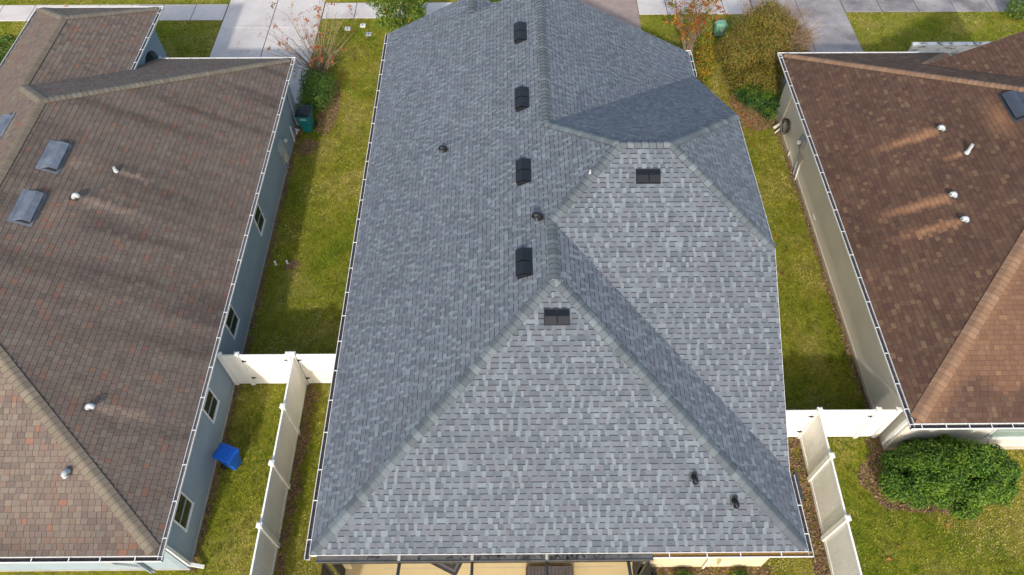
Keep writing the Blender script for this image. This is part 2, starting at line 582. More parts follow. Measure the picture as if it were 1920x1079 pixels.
    for c in top:
        _, pid, ua, va, wi, prou, base, _r = c
        pl = planes[pid]
        key = (wi, prou, round(pl.k, 4))
        if key not in cache:
            w = widths[wi] - gap; th = 0.0015 + (t_hi if prou else t_lo); L = expo
            mb = MB(); bv = bev_hi if prou else bev_lo
            mb.v = [(0, 0, 0.0005), (w, 0, 0.0005), (w, bv, -0.004), (w, L, -0.004), (0, L, -0.004), (0, bv, -0.004), (0, bv, th), (w, bv, th), (w, L, 0.0015), (0, L, 0.0015)]
            mb.f = [(6, 7, 8, 9), (0, 1, 7, 6), (2, 3, 8, 7), (4, 5, 6, 9)]; mb.mi = [0, 1, 0, 0]
            me = bpy.data.meshes.new('shingle'); me.from_pydata(mb.v, [], mb.f)
            me.materials.append(M['shingle_part']); me.materials.append(M['shingle_edge'])
            me.polygons.foreach_set('material_index', mb.mi); me.update()
            cache[key] = me
        o = bpy.data.objects.new('shingle', cache[key])
        xy = pl.e0 + pl.u * ua + pl.d * va
        o.matrix_basis = pl.frame(xy[0], xy[1])
        fi = c[7][0][0]; vi = LP[ST[fi]:ST[fi] + 4]
        o['tint'] = [float(t) for t in col[vi].mean(0)]
        COL.objects.link(o); adopt(o, roof)
    LP = np.array(LP); ST = np.array(ST); TT = np.array(TT); MI = np.array(MI)
    keep = ~drop
    idx = np.repeat(keep, TT)
    LP2 = LP[idx]; TT2 = TT[keep]; MI2 = MI[keep]
    ST2 = np.concatenate([[0], np.cumsum(TT2)[:-1]])
    o = np_mesh('shingles', V, LP2, ST2, TT2, [M['shingle'], M['shingle_edge']], MI2, col, roof)
    o['kind'] = 'stuff'
    return o

def cap_line(roof, a, b, n1, n2, tints, edge='shingle_edge', width=0.155, expo=0.2, th=0.014, flip=False, wear=None):
    """bent cap shingles from a (low end) to b along a hip or ridge between slopes with normals n1, n2"""
    a = Vector(a); b = Vector(b)
    d = (b - a); L = d.length; d.normalize()
    n1 = Vector(n1); n2 = Vector(n2)
    w1 = d.cross(n1).normalized(); w2 = n2.cross(d).normalized()
    if w1.z > 0: w1 = -w1
    if w2.z > 0: w2 = -w2
    # make sure w1 belongs to slope 1
    if abs(w1.dot(n1)) > 1e-3: w1 = -w1
    up = (n1 + n2).normalized()
    cnt = max(1, int(round(L / expo))); ex = L / cnt
    prof = [w1 * width + n1 * 0.0, w1 * width * 0.12 + n1 * 0.0, w2 * width * 0.12 + n2 * 0.0, w2 * width]
    nn = [n1, (n1 * 2 + up).normalized(), (n2 * 2 + up).normalized(), n2]
    v = []
    for s, h in ((-0.012, th + 0.022), (ex + 0.03, 0.012)):
        for p, n in zip(prof, nn): v.append(p + n * h + d * s + up * 0.003)
    for s in (-0.034, ex + 0.03):
        for p, n in zip(prof, nn): v.append(p - n * 0.002 + d * s)
    f = []; mi = []
    for i in range(3): f.append((i, i + 1, 4 + i + 1, 4 + i)); mi.append(0)
    for i in range(3): f.append((8 + i, 8 + i + 1, i + 1, i)); mi.append(1)
    f.append((0, 4, 12, 8)); mi.append(1); f.append((3, 11, 15, 7)); mi.append(1)
    me = bpy.data.meshes.new('ridge_cap')
    me.from_pydata([tuple(p) for p in v], [], f)
    me.materials.append(M['shingle_part']); me.materials.append(M[edge])
    me.polygons.foreach_set('material_index', mi); me.update()
    for i in range(cnt):
        o = bpy.data.objects.new('ridge_cap', me)
        o.location = a + d * (ex * i)
        t = random.choice(tints); j = random.uniform(0.9, 1.1)
        o['tint'] = [c * j for c in t]
        COL.objects.link(o); adopt(o, roof)

def roof_deck(house, planes):
    m = MB()
    for pl in planes:
        for q in pl.pieces:
            pts = [(x, y, pl.z(x, y) - 0.006) for x, y in q]
            a = sum(pts[i][0] * pts[(i + 1) % len(pts)][1] - pts[(i + 1) % len(pts)][0] * pts[i][1] for i in range(len(pts)))
            if a < 0: pts = pts[::-1]
            m.poly(pts)
    return m.build('roof', M['deck'], house)

def gutter(house, a, b, out, z, mat='white', inner='gutter_in', step=0.9, hang=True, w=0.125, name='gutter', hanger_mat='white', first=0.45, fill=0.05):
    """K-style gutter from a to b (plan points) hanging off the eave on side out"""
    a = Vector((a[0], a[1], z)); b = Vector((b[0], b[1], z)); o3 = Vector((out[0], out[1], 0))
    prof = [(0.0, -0.02), (0.0, -0.12), (w * 0.7, -0.12), (w, -0.06), (w, 0.0), (w - 0.017, 0.0), (w - 0.017, -0.012), (w - 0.008, -0.016), (w - 0.008, -0.055), (w * 0.68, -0.112), (0.008, -0.112), (0.008, -0.02)]
    g = MB().extrude(prof, a, b, o3, (0, 0, 1)).build(name, M[mat], house)
    d = (b - a); L = d.length; d.normalize()
    lit = MB()
    lit.extrude([(0.008, -fill - 0.03), (w - 0.01, -fill - 0.03), (w - 0.01, -fill), (0.008, -fill)], a + d * 0.01, b - d * 0.01, o3, (0, 0, 1))
    lo = lit.build('gutter_silt', M[inner], g)
    if hang:
        t = first
        while t < L - 0.1:
            c = a + d * (t + random.uniform(-0.08, 0.08))
            h = MB().extrude([(-0.05, 0.012), (w + 0.003, 0.006), (w + 0.003, 0.014), (-0.05, 0.022)], c - d * 0.013, c + d * 0.013, o3, (0, 0, 1))
            h.build('gutter_hanger', M[hanger_mat], g)
            t += step
    return g

def edge_trim(house, a, b, out, z, mat='white'):
    """fascia board and drip edge below the eave"""
    a = Vector((a[0], a[1], z)); b = Vector((b[0], b[1], z)); o3 = Vector((out[0], out[1], 0))
    MB().extrude([(-0.03, -0.17), (-0.004, -0.17), (-0.004, -0.012), (-0.03, -0.012)], a, b, o3, (0, 0, 1)).build('fascia', M[mat], house)
    MB().extrude([(-0.05, -0.008), (0.016, -0.016), (0.016, -0.004), (-0.05, 0.0)], a, b, o3, (0, 0, 1)).build('drip_edge', M['white'], house)

def rake_trim(house, a, b, out, mat='white'):
    a = Vector(a); b = Vector(b); o3 = Vector(out)
    MB().extrude([(-0.03, -0.19), (0.012, -0.19), (0.012, -0.006), (-0.03, -0.006)], a, b, o3, (0, 0, 1)).build('rake_board', M[mat], house)

# ---- fittings on the roofs
def off_ridge_vent(house, pl, x0, x1, y0, y1, mat, units=2, h=0.13):
    """louvred off-ridge vent: hood units side by side along the eave direction"""
    c = pl.frame((x0 + x1) / 2, (y0 + y1) / 2, 0.012)
    s = pl.su([(x0, y0), (x1, y1)])
    hu = abs(s[1][0] - s[0][0]) / 2 * 0.93; hv = abs(s[1][1] - s[0][1]) / 2 * pl.k * 0.93
    base = MB()
    base.box(-hu - 0.005, hu + 0.005, -hv - 0.01, hv + 0.03, 0, 0.012, mat=c)
    b = base.build('roof_vent', M[mat], house)
    wu = 2 * hu / units
    for i in range(units):
        a0 = -hu + i * wu + 0.016; a1 = a0 + wu - 0.032
        prof = [(hv, 0.012), (hv * 0.1, h), (-hv * 0.95, h * 0.86), (-hv * 0.95, h * 0.86 - 0.03), (-hv * 0.9, h * 0.86 - 0.03), (0.0, h - 0.035), (hv * 0.8, 0.012)]
        m = MB(); k = len(m.v)
        side = c.to_3x3() @ Vector((0, 1, 0)); up = c.to_3x3() @ Vector((0, 0, 1))
        m.extrude(prof, c @ Vector((a0, 0, 0)), c @ Vector((a1, 0, 0)), side, up)
        for e in (a0, a1 - 0.008):       # end cheeks
            m.extrude([(hv * 0.95, 0.012), (hv * 0.08, h - 0.004), (-hv * 0.9, h * 0.8), (-hv * 0.82, 0.012)], c @ Vector((e + 0.002, 0, 0)), c @ Vector((e + 0.008, 0, 0)), side, up)
        m.build('hood', M[mat], b)
    m = MB().box(-hu + 0.03, hu - 0.03, -hv * 0.72, -hv * 0.68, 0.012, h * 0.8, mat=c)
    m.build('louvre', M['gutter_in'], b)

def domed_vent(house, pl, xc, yc, length, width, mat, h=0.16):
    """long curved metal hood with an open lower side"""
    c = pl.frame(xc, yc, 0.012)
    hu = length / 2; hv = width / 2
    side = c.to_3x3() @ Vector((0, 1, 0)); up = c.to_3x3() @ Vector((0, 0, 1))
    b = MB().box(-hu - 0.07, hu + 0.07, -hv - 0.05, hv + 0.12, 0, 0.012, mat=c).build('roof_vent', M[mat], house)
    prof = [(hv, 0.012), (hv * 0.75, h * 0.45), (hv * 0.35, h * 0.8), (-hv * 0.1, h), (-hv * 0.98, h * 0.86), (-hv * 0.98, h * 0.64), (-hv * 0.93, h * 0.64), (-hv * 0.93, h * 0.8), (0, h * 0.9), (hv * 0.6, h * 0.3), (hv * 0.9, 0.012)]
    m = MB().extrude(prof, c @ Vector((-hu, 0, 0)), c @ Vector((hu, 0, 0)), side, up)
    m.build('hood', M[mat], b)
    for e in (-hu, hu - 0.012):
        m = MB().extrude([(hv * 0.96, 0.012), (hv * 0.35, h * 0.76), (-hv * 0.1, h * 0.95), (-hv * 0.95, h * 0.8), (-hv * 0.85, 0.012)], c @ Vector((e + 0.003, 0, 0)), c @ Vector((e + 0.009, 0, 0)), side, up)
        m.build('end_panel', M['black_metal'], b)
    MB().box(-hu + 0.02, hu - 0.02, -hv * 0.74, -hv * 0.70, 0.012, h * 0.82, mat=c).build('louvre', M['gutter_in'], b)

def gooseneck(house, pl, x, y, mat, r=0.075, h=0.2, yaw=0.0):
    """flashing plate, neck and rounded hood opening downslope"""
    c = pl.frame(x, y, 0.012)
    b = MB().box(-0.1, 0.1, -0.06, 0.17, 0, 0.008, mat=c).build('pipe_vent', M['dark_metal'], house)
    m = MB()
    n = 9
    rot = Matrix.Rotation(yaw, 4, 'Z')
    pts = []
    for i in range(n):
        t = math.pi * i / (n - 1) * 0.82
        pts.append(c @ (rot @ Vector((0, 0.05 - r * 0.95 * (1 - math.cos(t)), h * 0.35 + h * 0.55 * math.sin(t)))))
    m.tube([c @ (rot @ Vector((0, 0.05, 0.0)))] + pts, [r * 1.05] + [r] * 3 + [r * 1.02] * 3 + [r * 1.08] * 3, 12)
    m.build('hood', M[mat], b, smooth=True)

def stack_pipe(house, pl, x, y, r, h, mat='galv'):
    c = pl.frame(x, y, 0.012)
    b = MB().box(-0.08, 0.08, -0.08, 0.11, 0, 0.008, mat=c).build('pipe_vent', M['dark_metal'], house)
    p = c.translation
    m = MB().lathe([(r * 1.9, -0.02), (r * 1.25, 0.07), (r * 1.05, 0.1), (r, h), (r * 0.75, h), (r * 0.75, h - 0.04)], Matrix.Translation(p), 12)
    m.build('stack', M[mat], b, smooth=False)

def window(house, axis, at, lo, hi, z0, z1, outdir, glass='glass', muntin=True):
    """window in a wall: axis 'y' means the wall runs along y at x=at"""
    def bx(m, a0, a1, b0, b1, d0, d1):
        q0, q1 = sorted((at + outdir * d0, at + outdir * d1))
        if axis == 'y': m.box(q0, q1, a0, a1, b0, b1)
        else: m.box(a0, a1, q0, q1, b0, b1)
    f = 0.04
    m = MB()
    bx(m, lo, hi, z0, z0 + f, -0.02, 0.035); bx(m, lo, hi, z1 - f, z1, -0.02, 0.035)
    bx(m, lo, lo + f, z0 + f, z1 - f, -0.02, 0.033); bx(m, hi - f, hi, z0 + f, z1 - f, -0.02, 0.033)
    w = m.build('window', M['white'], house)
    m = MB(); bx(m, lo + f, hi - f, z0 + f, z1 - f, -0.03, 0.008); m.build('pane', M[glass], w)
    if muntin:
        m = MB(); zm = (z0 + z1) / 2
        bx(m, lo + f, hi - f, zm - 0.018, zm + 0.018, 0.004, 0.026); m.build('meeting_rail', M['box_grey'], w)
    m = MB(); bx(m, lo - 0.02, hi + 0.02, z0 - 0.04, z0 - 0.002, -0.02, 0.045); m.build('sill', M['white'], w)
    return w

def downspout(house, pts, mat='white', w=0.075, d=0.055):
    """flat rectangular pipe along points"""
    m = MB()
    for i in range(len(pts) - 1):
        a = Vector(pts[i]); b = Vector(pts[i + 1]); t = (b - a).normalized()
        s = t.cross(Vector((0, 0, 1)))
        if s.length < 0.01: s = Vector((0, 1, 0))
        s.normalize(); q = t.cross(s)
        m.extrude([(-w / 2, -d / 2), (w / 2, -d / 2), (w / 2, d / 2), (-w / 2, d / 2)], a - t * 0.02, b + t * 0.02, s, q)
    return m.build('downspout', M[mat], house)

nrm = lambda p: p.normal()

# ------------------------------------------------------------------ CENTRE HOUSE (grey roof)
E0 = 2.75
XL, XR, YN, MX = -4.93, 7.33, 5.06, 1.2
ZR = E0 + 0.5 * (MX - XL)
YW0, YW1, YWC = 7.07, 23.27, 15.17
ZW = E0 + 0.5 * (YWC - YW0)
XV = 12.7
RX0, RX1 = XL + (YWC - YW0), XV - (YWC - YW0)
YG, YC = 24.78, 26.12
CXR = -1.35
CZR = E0 + 0.5 * (CXR - XL)
house_c = empty('house', (1.2, 14.5, 0), 'cream house with the grey shingle roof and black vents between its two brown-roofed neighbours', 'house')
pC = dict(
    left=Plane((XL, YN), (1, 0), E0, 0.5, [
        [(XL, YN), (CXR, YN + CXR - XL), (CXR, YC), (XL, YC)],
        [(CXR, YN + CXR - XL), (MX, YN + MX - XL), (MX, YG), (CXR, YG)],
        [(MX, YW0 + MX - XL), (RX0, YWC), (MX, YW1 - (MX - XL))]]),
    near=Plane((XL, YN), (0, 1), E0, 0.5, [[(XL, YN), (XR, YN), (MX, YN + XR - MX)]]),
    right=Plane((XR, YN), (-1, 0), E0, 0.5, [
        [(XR, YN), (XR, YW0), (MX, YW0 + XR - MX), (MX, YN + XR - MX)],
        [(XR, YW1), (XR, YG), (MX, YG), (MX, YW1 - (XR - MX))]]),
    wnear=Plane((XR, YW0), (0, 1), E0, 0.5, [[(XR, YW0), (XR, YW0 + XV - XR), (RX1, YWC), (RX0, YWC), (MX, YW0 + XR - MX)]]),
    wfar=Plane((XR, YW1), (0, -1), E0, 0.5, [[(XR, YW1), (XR, YW1 - (XV - XR)), (RX1, YWC), (RX0, YWC), (MX, YW1 - (XR - MX))]]),
    wright=Plane((XV, YWC), (-1, 0), E0, 0.5, [[(XR, YW0 + XV - XR), (XR, YW1 - (XV - XR)), (RX1, YWC)]]),
    cright=Plane((CXR + (CXR - XL), YC), (-1, 0), E0, 0.5, [[(CXR, YG), (CXR + 3.58, YG), (CXR + 3.58, YC), (CXR, YC)]]))
roof_c = roof_deck(house_c, list(pC.values()))
palC = [(0.098, 0.113, 0.135), (0.112, 0.128, 0.152), (0.129, 0.138, 0.163), (0.135, 0.155, 0.181), (0.170, 0.199, 0.223), (0.150, 0.174, 0.197)]
wC = ([16, 30, 26, 22, 2, 4], [5, 14, 14, 22, 26, 19])
def wear_c(V, BC, PID):
    n = fbm(V[:, 0] * 0.5, V[:, 1] * 0.5)
    k = 0.93 + 0.14 * n
    return BC * k[:, None]
shingle_roof(roof_c, list(pC.values()), 0.141, [0.075, 0.095, 0.115, 0.135, 0.165, 0.215], palC, wC, wear_c, 0.010, 0.004, 0.05, 0.024, 0.0, 0.93, ((2, 3, 3, 4, 5), (0, 0, 1, 1, 2)))
capC = [(0.108, 0.126, 0.138), (0.120, 0.140, 0.152), (0.148, 0.173, 0.186), (0.094, 0.110, 0.121), (0.112, 0.131, 0.142)]
Z3 = lambda x, y, z: (x, y, z)
NL, NN, NRt, NF = nrm(pC['left']), nrm(pC['near']), nrm(pC['right']), nrm(pC['wfar'])
YA = YN + MX - XL
cap_line(roof_c, (XL + 0.12, YN + 0.12, E0 + 0.06), (MX, YA, ZR), NL, NN, capC)
cap_line(roof_c, (XR - 0.12, YN + 0.12, E0 + 0.06), (MX, YA, ZR), NN, NRt, capC)
cap_line(roof_c, (MX, YA, ZR), (MX, YW0 + MX - XL, ZR), NL, NRt, capC, expo=0.17)
cap_line(roof_c, (MX, YW1 - (MX - XL), ZR), (MX, YG, ZR), NL, NRt, capC, expo=0.17)
cap_line(roof_c, (MX, YW0 + MX - XL, ZR), (RX0, YWC, ZW), NL, NN, capC)
cap_line(roof_c, (MX, YW1 - (MX - XL), ZR), (RX0, YWC, ZW), NF, NL, capC, expo=0.17)
cap_line(roof_c, (RX0, YWC, ZW), (RX1, YWC, ZW), NF, NN, capC)
cap_line(roof_c, (XR - 0.03, YW0 + XV - XR + 0.03, E0 + 0.5 * (XV - XR)), (RX1, YWC, ZW), NN, NRt, capC)
cap_line(roof_c, (XR - 0.03, YW1 - (XV - XR) - 0.03, E0 + 0.5 * (XV - XR)), (RX1, YWC, ZW), NRt, NF, capC)
cap_line(roof_c, (CXR, YG + 0.1, CZR), (CXR, YC, CZR), NL, NRt, capC, expo=0.17)
# walls
WX0, WX1, WY0, WY1 = XL + 0.33, XR - 0.33, YN + 0.36, 24.4
m = MB()
m.box(3.55, WX1, WY0, WY0 + 0.2, 0, 2.6)                       # near wall beside the lanai
m.box(WX0, WX0 + 0.2, WY0 + 2.9, WY1, 0, 2.62)
m.box(WX1 - 0.2, WX1, WY0 + 0.2, YW0 - 0.4, 0, 2.62)
m.box(WX1 - 0.2, WX1, YW0 - 0.4, YW1 + 0.2, 0, 2.5)
m.box(WX0 + 0.2, 3.55, WY0 + 2.9, WY0 + 3.1, 0, 2.6)           # back wall of the lanai
m.box(3.55, 3.75, WY0 + 0.2, WY0 + 2.9, 0, 2.6)
m.box(WX0, WX0 + 0.2, WY0, WY0 + 0.35, 0, 2.6)                 # lanai corner column
m.box(WX0, WX1, WY1 - 0.2, WY1, 0, 2.6)
m.poly([(WX0 + .02, WY1, 2.6), (WX1 - .02, WY1, 2.6), (MX, WY1, 5.6)])
m.poly([(WX1 - .05, YW0 + 0.1, 2.5), (WX1 - .05, YW1 - 0.1, 2.5), (WX1 - .05, YW1 - 5.4, 5.2), (WX1 - .05, YW0 + 5.4, 5.2)])
m.box(WX0, 1.8, WY1, 25.75, 0, 2.6)
m.build('wall', M['cream_stucco'], house_c)
m = MB()
for x0, x1, y0, y1 in ((XL + 0.03, WX0, YN + 0.4, YC - .05), (WX1, XR - 0.03, YN + 0.4, YW0 - 0.1), (WX1, XR - 0.03, YW1 + 0.1, YG - .05), (XL + 0.03, XR - 0.03, YN + 0.03, WY0)):
    m.box(x0, x1, y0, y1, 2.57, 2.59)
m.build('soffit', M['soffit'], house_c)
for a, b, o in (((XL, YN), (XL, YC), (-1, 0)), ((XR, YN), (XR, YW0), (1, 0)), ((XR, YW1), (XR, YG), (1, 0)), ((XL, YN), (XR, YN), (0, -1))):
    edge_trim(house_c, a, b, o, E0)
hz = E0 + 0.5 * (XV - XR)
edge_trim(house_c, (XR, YW0 + XV - XR), (XR, YW1 - (XV - XR)), (1, 0), hz)
rake_trim(house_c, (XR, YW0, E0), (XR, YW0 + XV - XR, hz), (1, 0, 0))
rake_trim(house_c, (XR, YW1, E0), (XR, YW1 - (XV - XR), hz), (1, 0, 0))
rake_trim(house_c, (XR, YG, E0), (MX, YG, ZR), (0, 1, 0))
rake_trim(house_c, (CXR, YG, CZR), (MX, YG, ZR), (0, 1, 0))
rake_trim(house_c, (XL, YC, E0), (CXR, YC, CZR), (0, 1, 0))
rake_trim(house_c, (CXR + 3.58, YC, E0), (CXR, YC, CZR), (0, 1, 0))
gutter(house_c, (XL, YN - 0.09), (XL, YC), (-1, 0), E0 - 0.012, step=0.95)
gutter(house_c, (XR, YN - 0.09), (XR, YW0 - 0.05), (1, 0), E0 - 0.012, step=0.85)
gutter(house_c, (XR, YW1 + 0.08), (XR, YG + 0.09), (1, 0), E0 - 0.012, step=0.5, first=0.3)
gutter(house_c, (6.6, YG + 0.02), (XR + 0.12, YG + 0.02), (0, 1), E0 - 0.014, hang=False)
gutter(house_c, (3.5, YN - 0.002), (XR + 0.12, YN - 0.002), (0, -1), E0 - 0.014, inner='gutter_in_brown', step=0.92, first=0.35, fill=0.03)
# bronze super-gutter over the screen room
sg = gutter(house_c, (XL + 0.16, YN - 0.002), (3.5, YN - 0.002), (0, -1), E0 - 0.02, mat='supergutter', inner='supergutter', hang=False, w=0.17, fill=0.02)
m = MB()
for i in range(90):
    x = random.choice([random.gauss(0.2, 0.8), random.gauss(1.6, 0.5), random.uniform(-3.5, 3)])
    if not -4.6 < x < 3.3: continue
    c = Matrix.Translation((x, YN - random.uniform(0.03, 0.13), E0 - 0.036)) @ Matrix.Rotation(random.uniform(0, 3), 4, 'Z')
    l = random.uniform(0.02, 0.06)
    m.box(-l, l, -0.012, 0.012, 0, 0.01, mat=c)
o = m.build('gutter_leaves', M['gutter_in'], sg); o['kind'] = 'stuff'
for x in (-2.73, -0.94, 0.89):
    MB().box(x - 0.035, x + 0.035, YN - 0.15, YN - 0.02, E0 - 0.012, E0 - 0.002).build('gutter_hanger', M['box_tan'], sg)
# dark leader box at the right-hand corner of the near eave
MB().box(XR + 0.128, XR + 0.21, 6.35, 7.12, E0 - 0.12, E0 + 0.01, bev=0.01).build('leader_box', M['dark_metal'], house_c)
# vents
for (x0, y1, x1, y0) in ((0.27, 22.75, 0.68, 21.65), (0.27, 19.19, 0.69, 18.12), (0.27, 15.87, 0.68, 14.87), (0.23, 12.45, 0.64, 11.47)):
    off_ridge_vent(house_c, pC['left'], x0, x1, y0, y1, 'black_metal', h=0.17)
off_ridge_vent(house_c, pC['near'], 0.88, 1.59, 10.08, 10.46, 'black_metal', h=0.11)
off_ridge_vent(house_c, pC['wnear'], 3.55, 4.28, 14.1, 14.48, 'black_metal', h=0.11)
gooseneck(house_c, pC['left'], -2.1, 17.66, 'black_metal', 0.07, 0.2)
gooseneck(house_c, pC['left'], 0.87, 13.38, 'black_metal', 0.078, 0.22)
gooseneck(house_c, pC['near'], 4.58, 6.62, 'black_metal', 0.065, 0.24)
gooseneck(house_c, pC['near'], 5.56, 6.1, 'black_metal', 0.065, 0.24)
stack_pipe(house_c, pC['left'], 2.3, 14.42, 0.025, 0.13)
# lanai: floor, screen walls, rising roof beams
MB().box(WX0 + 0.01, 3.54, 4.2, WY0 + 2.88, 0.0, 0.06).build('patio_floor', M['patio'], house_c)
m = MB()
for y in (5.42,):
    m.box(-3.5, 2.9, y - 0.006, y + 0.006, 0.06, 0.063)
m.build('floor_joint', M['box_tan'], house_c)
enc = MB().box(WX0 + 0.2, 3.4, YN - 0.17, YN - 0.10, E0 - 0.20, E0 - 0.14).build('screen_enclosure', M['dark_metal'], house_c)
for x in (-2.73, -0.94, 0.89, 2.9):
    MB().extrude([(-0.035, -0.09), (0.035, -0.09), (0.035, 0.0), (-0.035, 0.0)], (x, YN - 0.14, E0 - 0.13), (x, YN - 2.6, E0 + 0.9), (1, 0, 0), (0, 0, 1)).build('beam', M['dark_metal'], enc)
for x in (-4.62, 3.42):
    m = MB()
    m.box(x - 0.03, x + 0.03, YN - 0.15, YN - 0.09, 0, 2.6); m.box(x - 0.03, x + 0.03, 2.5, YN - 0.15, 0.9, 0.96); m.box(x - 0.03, x + 0.03, 2.5, YN - 0.15, 0.0, 0.05)
    m.build('screen_frame', M['dark_metal'], enc)
    MB().box(x - 0.004, x + 0.004, 2.5, YN - 0.15, 0.05, 2.6).build('screen', M['screen'], enc)
    m = MB(); m.box(x - 0.03, x + 0.03, YN + 0.1, WY0, 0.06, 2.6)
    m.box(x - 0.004, x + 0.004, WY0, WY0 + 2.5, 0.06, 2.55)
    m.build('screen_panel', M['screen'], enc)
# pipes and conduit on the near wall
m = MB()
m.tube([(5.35, WY0 - 0.05, 0.1), (5.35, WY0 - 0.05, 0.9), (5.35, WY0 + 0.02, 0.95)], 0.035, 8)
m.build('drain_pipe', M['pvc'], house_c)
MB().box(5.6, 5.95, WY0 - 0.16, WY0 + 0.01, 0.7, 1.15, bev=0.01).build('wall_box', M['cream_stucco'], house_c)

# ------------------------------------------------------------------ LEFT HOUSE (brown roof, blue-grey walls)
LX, LYN, LYF, LRX = -8.65, 5.07, 24.47, -14.8
LZR = E0 + 0.5 * (LX - LRX)
KX, KY = -16.6, 20.12
KZ = E0 + 0.5 * (LYF - KY)
PX, PYF = -14.15, 26.55          # portico right eave, front eave
PZ = KZ - 0.5 * (PX - KX)
house_l = empty('house', (-14.5, 14.5, 0), 'blue-grey house at left with the streaked reddish brown shingle roof', 'house')
pL = dict(
    right=Plane((LX, LYN), (-1, 0), E0, 0.5, [[(LX, LYN), (LX, LYF), (LRX, LYF - LX + LRX), (LRX, LYN + LX - LRX)]]),
    near=Plane((LX, LYN), (0, 1), E0, 0.5, [[(LX, LYN), (LRX, LYN + LX - LRX), (2 * LRX - LX, LYN)]]),
    far=Plane((LX, LYF), (0, -1), E0, 0.5, [
        [(LX, LYF), (PX, LYF - (LX - PX)), (PX, LYF)],
        [(PX, LYF - (LX - PX)), (LRX, LYF - (LX - LRX)), (KX, KY), (PX, KY + PX - KX)]]),
    pright=Plane((PX, KY), (-1, 0), PZ, 0.5, [[(KX, KY), (KX, PYF - (PX - KX)), (PX, PYF), (PX, KY + PX - KX)]]),
    pfront=Plane((PX, PYF), (0, -1), PZ, 0.5, [[(KX, PYF - (PX - KX)), (PX, PYF), (2 * KX - PX, PYF)]]),
    left=Plane((2 * KX - PX, KY), (1, 0), PZ, 0.5, [
        [(LRX, 13.0), (LRX, LYF - LX + LRX), (KX, KY), (KX, 13.0)],
        [(KX, 13.0), (KX, PYF - (PX - KX)), (2 * KX - PX, PYF), (2 * KX - PX, 13.0)]]))
roof_l = roof_deck(house_l, list(pL.values()))
palL = [(0.162, 0.122, 0.098), (0.142, 0.105, 0.087), (0.190, 0.152, 0.116), (0.205, 0.105, 0.072), (0.112, 0.087, 0.076), (0.172, 0.110, 0.085), (0.156, 0.131, 0.108)]
palL = [tuple(0.72 * c + 0.28 * g for c, g in zip(t, (0.152, 0.116, 0.095))) if i != 3 else t for i, t in enumerate(palL)]
wL = ([24, 20, 18, 5, 8, 10, 15], [22, 26, 10, 3, 16, 10, 13])
pipesL = [(-12.98, 14.97, 2.0, 0.17), (-12.34, 16.39, 0.95, 0.10), (-10.89, 8.56, 1.5, 0.16)]
def wear_l(V, BC, PID):
    x, y = V[:, 0], V[:, 1]
    c = BC.copy()
    rt = PID == 0
    s = LX - x                                      # distance up from the eave
    st = fbm(y * 2.7 + 3, s * 0.22 + 5, 3)
    st2 = fbm(y * 0.5 + 40, s * 0.4 + 9, 2)
    k = 1.0 - 0.45 * np.clip((st - 0.42) * 2.4, 0, 1) * np.clip(0.35 + st2, 0, 1)
    k = k * 0.92
    clean = np.zeros(len(x))
    for (px, py, ln, hw) in pipesL:
        t = (x - px) / ln
        e = np.clip(1 - np.abs(y - py + 0.02) / hw, 0, 1) * np.clip(t * 8, 0, 1) * np.clip((1.0 - t) * 1.6, 0, 1)
        clean = np.maximum(clean, np.clip(e * 2.2, 0, 1))
    for (px, py) in ((-13.65, 16.3), (-13.65, 14.2)):
        t = (x - px) / 1.3
        e = np.clip(1 - np.abs(y - py) / 0.75, 0, 1) * np.clip(t * 10, 0, 1) * np.clip(1 - t, 0, 1)
        clean = np.maximum(clean, np.clip(e * 1.0, 0, 0.6))
    k = np.where(rt, k * (1 - clean) + 1.45 * clean, 1.0)
    nr = PID == 1
    dn = np.clip((1.4 - (y - LYN)) / 1.4, 0, 1) * np.clip((fbm(x * 0.9 + 8, y * 0.5, 2) - 0.45) * 4, 0, 1)
    k = np.where(nr, 1.05 * (1 - 0.4 * dn), k)
    c[rt] = 0.72 * c[rt] + 0.28 * np.array((0.150, 0.116, 0.097))
    c = c * k[:, None]
    c[rt] = c[rt] * (1 - clean[rt, None] * np.array((0.0, 0.04, 0.10)))
    return c
shingle_roof(roof_l, list(pL.values()), 0.15, [0.12, 0.15, 0.18, 0.22], palL, wL, wear_l, 0.009, 0.006, 0.07, 0.008, 0.007, gap=0.009)
capL = [(0.178, 0.150, 0.112), (0.190, 0.160, 0.120), (0.166, 0.140, 0.107), (0.182, 0.150, 0.115)]
AL_N = (LRX, LYN + LX - LRX, LZR); AL_F = (LRX, LYF - LX + LRX, LZR)
LNr, LNn, LNf, LNl = nrm(pL['right']), nrm(pL['near']), nrm(pL['far']), nrm(pL['left'])
cap_line(roof_l, (LX - 0.12, LYN + 0.12, E0 + 0.06), AL_N, LNn, LNr, capL, 'cap_edge', width=0.17, expo=0.17)
cap_line(roof_l, (LX - 0.12, LYF - 0.12, E0 + 0.06), AL_F, LNr, LNf, capL, 'cap_edge', width=0.17, expo=0.17)
cap_line(roof_l, AL_N, AL_F, LNl, LNr, capL, 'cap_edge', width=0.17, expo=0.17)
cap_line(roof_l, (KX, KY, KZ), AL_F, LNf, LNl, capL, 'cap_edge', width=0.17, expo=0.17)
cap_line(roof_l, (KX, KY + 0.1, KZ), (KX, PYF - (PX - KX), KZ), LNl, LNr, capL, 'cap_edge', width=0.17, expo=0.17)
cap_line(roof_l, (PX - 0.1, PYF - 0.1, PZ + 0.05), (KX, PYF - (PX - KX), KZ), LNr, LNf, capL, 'cap_edge', width=0.17, expo=0.17)
cap_line(roof_l, (2 * KX - PX + 0.1, PYF - 0.1, PZ + 0.05), (KX, PYF - (PX - KX), KZ), LNf, LNl, capL, 'cap_edge', width=0.17, expo=0.17)
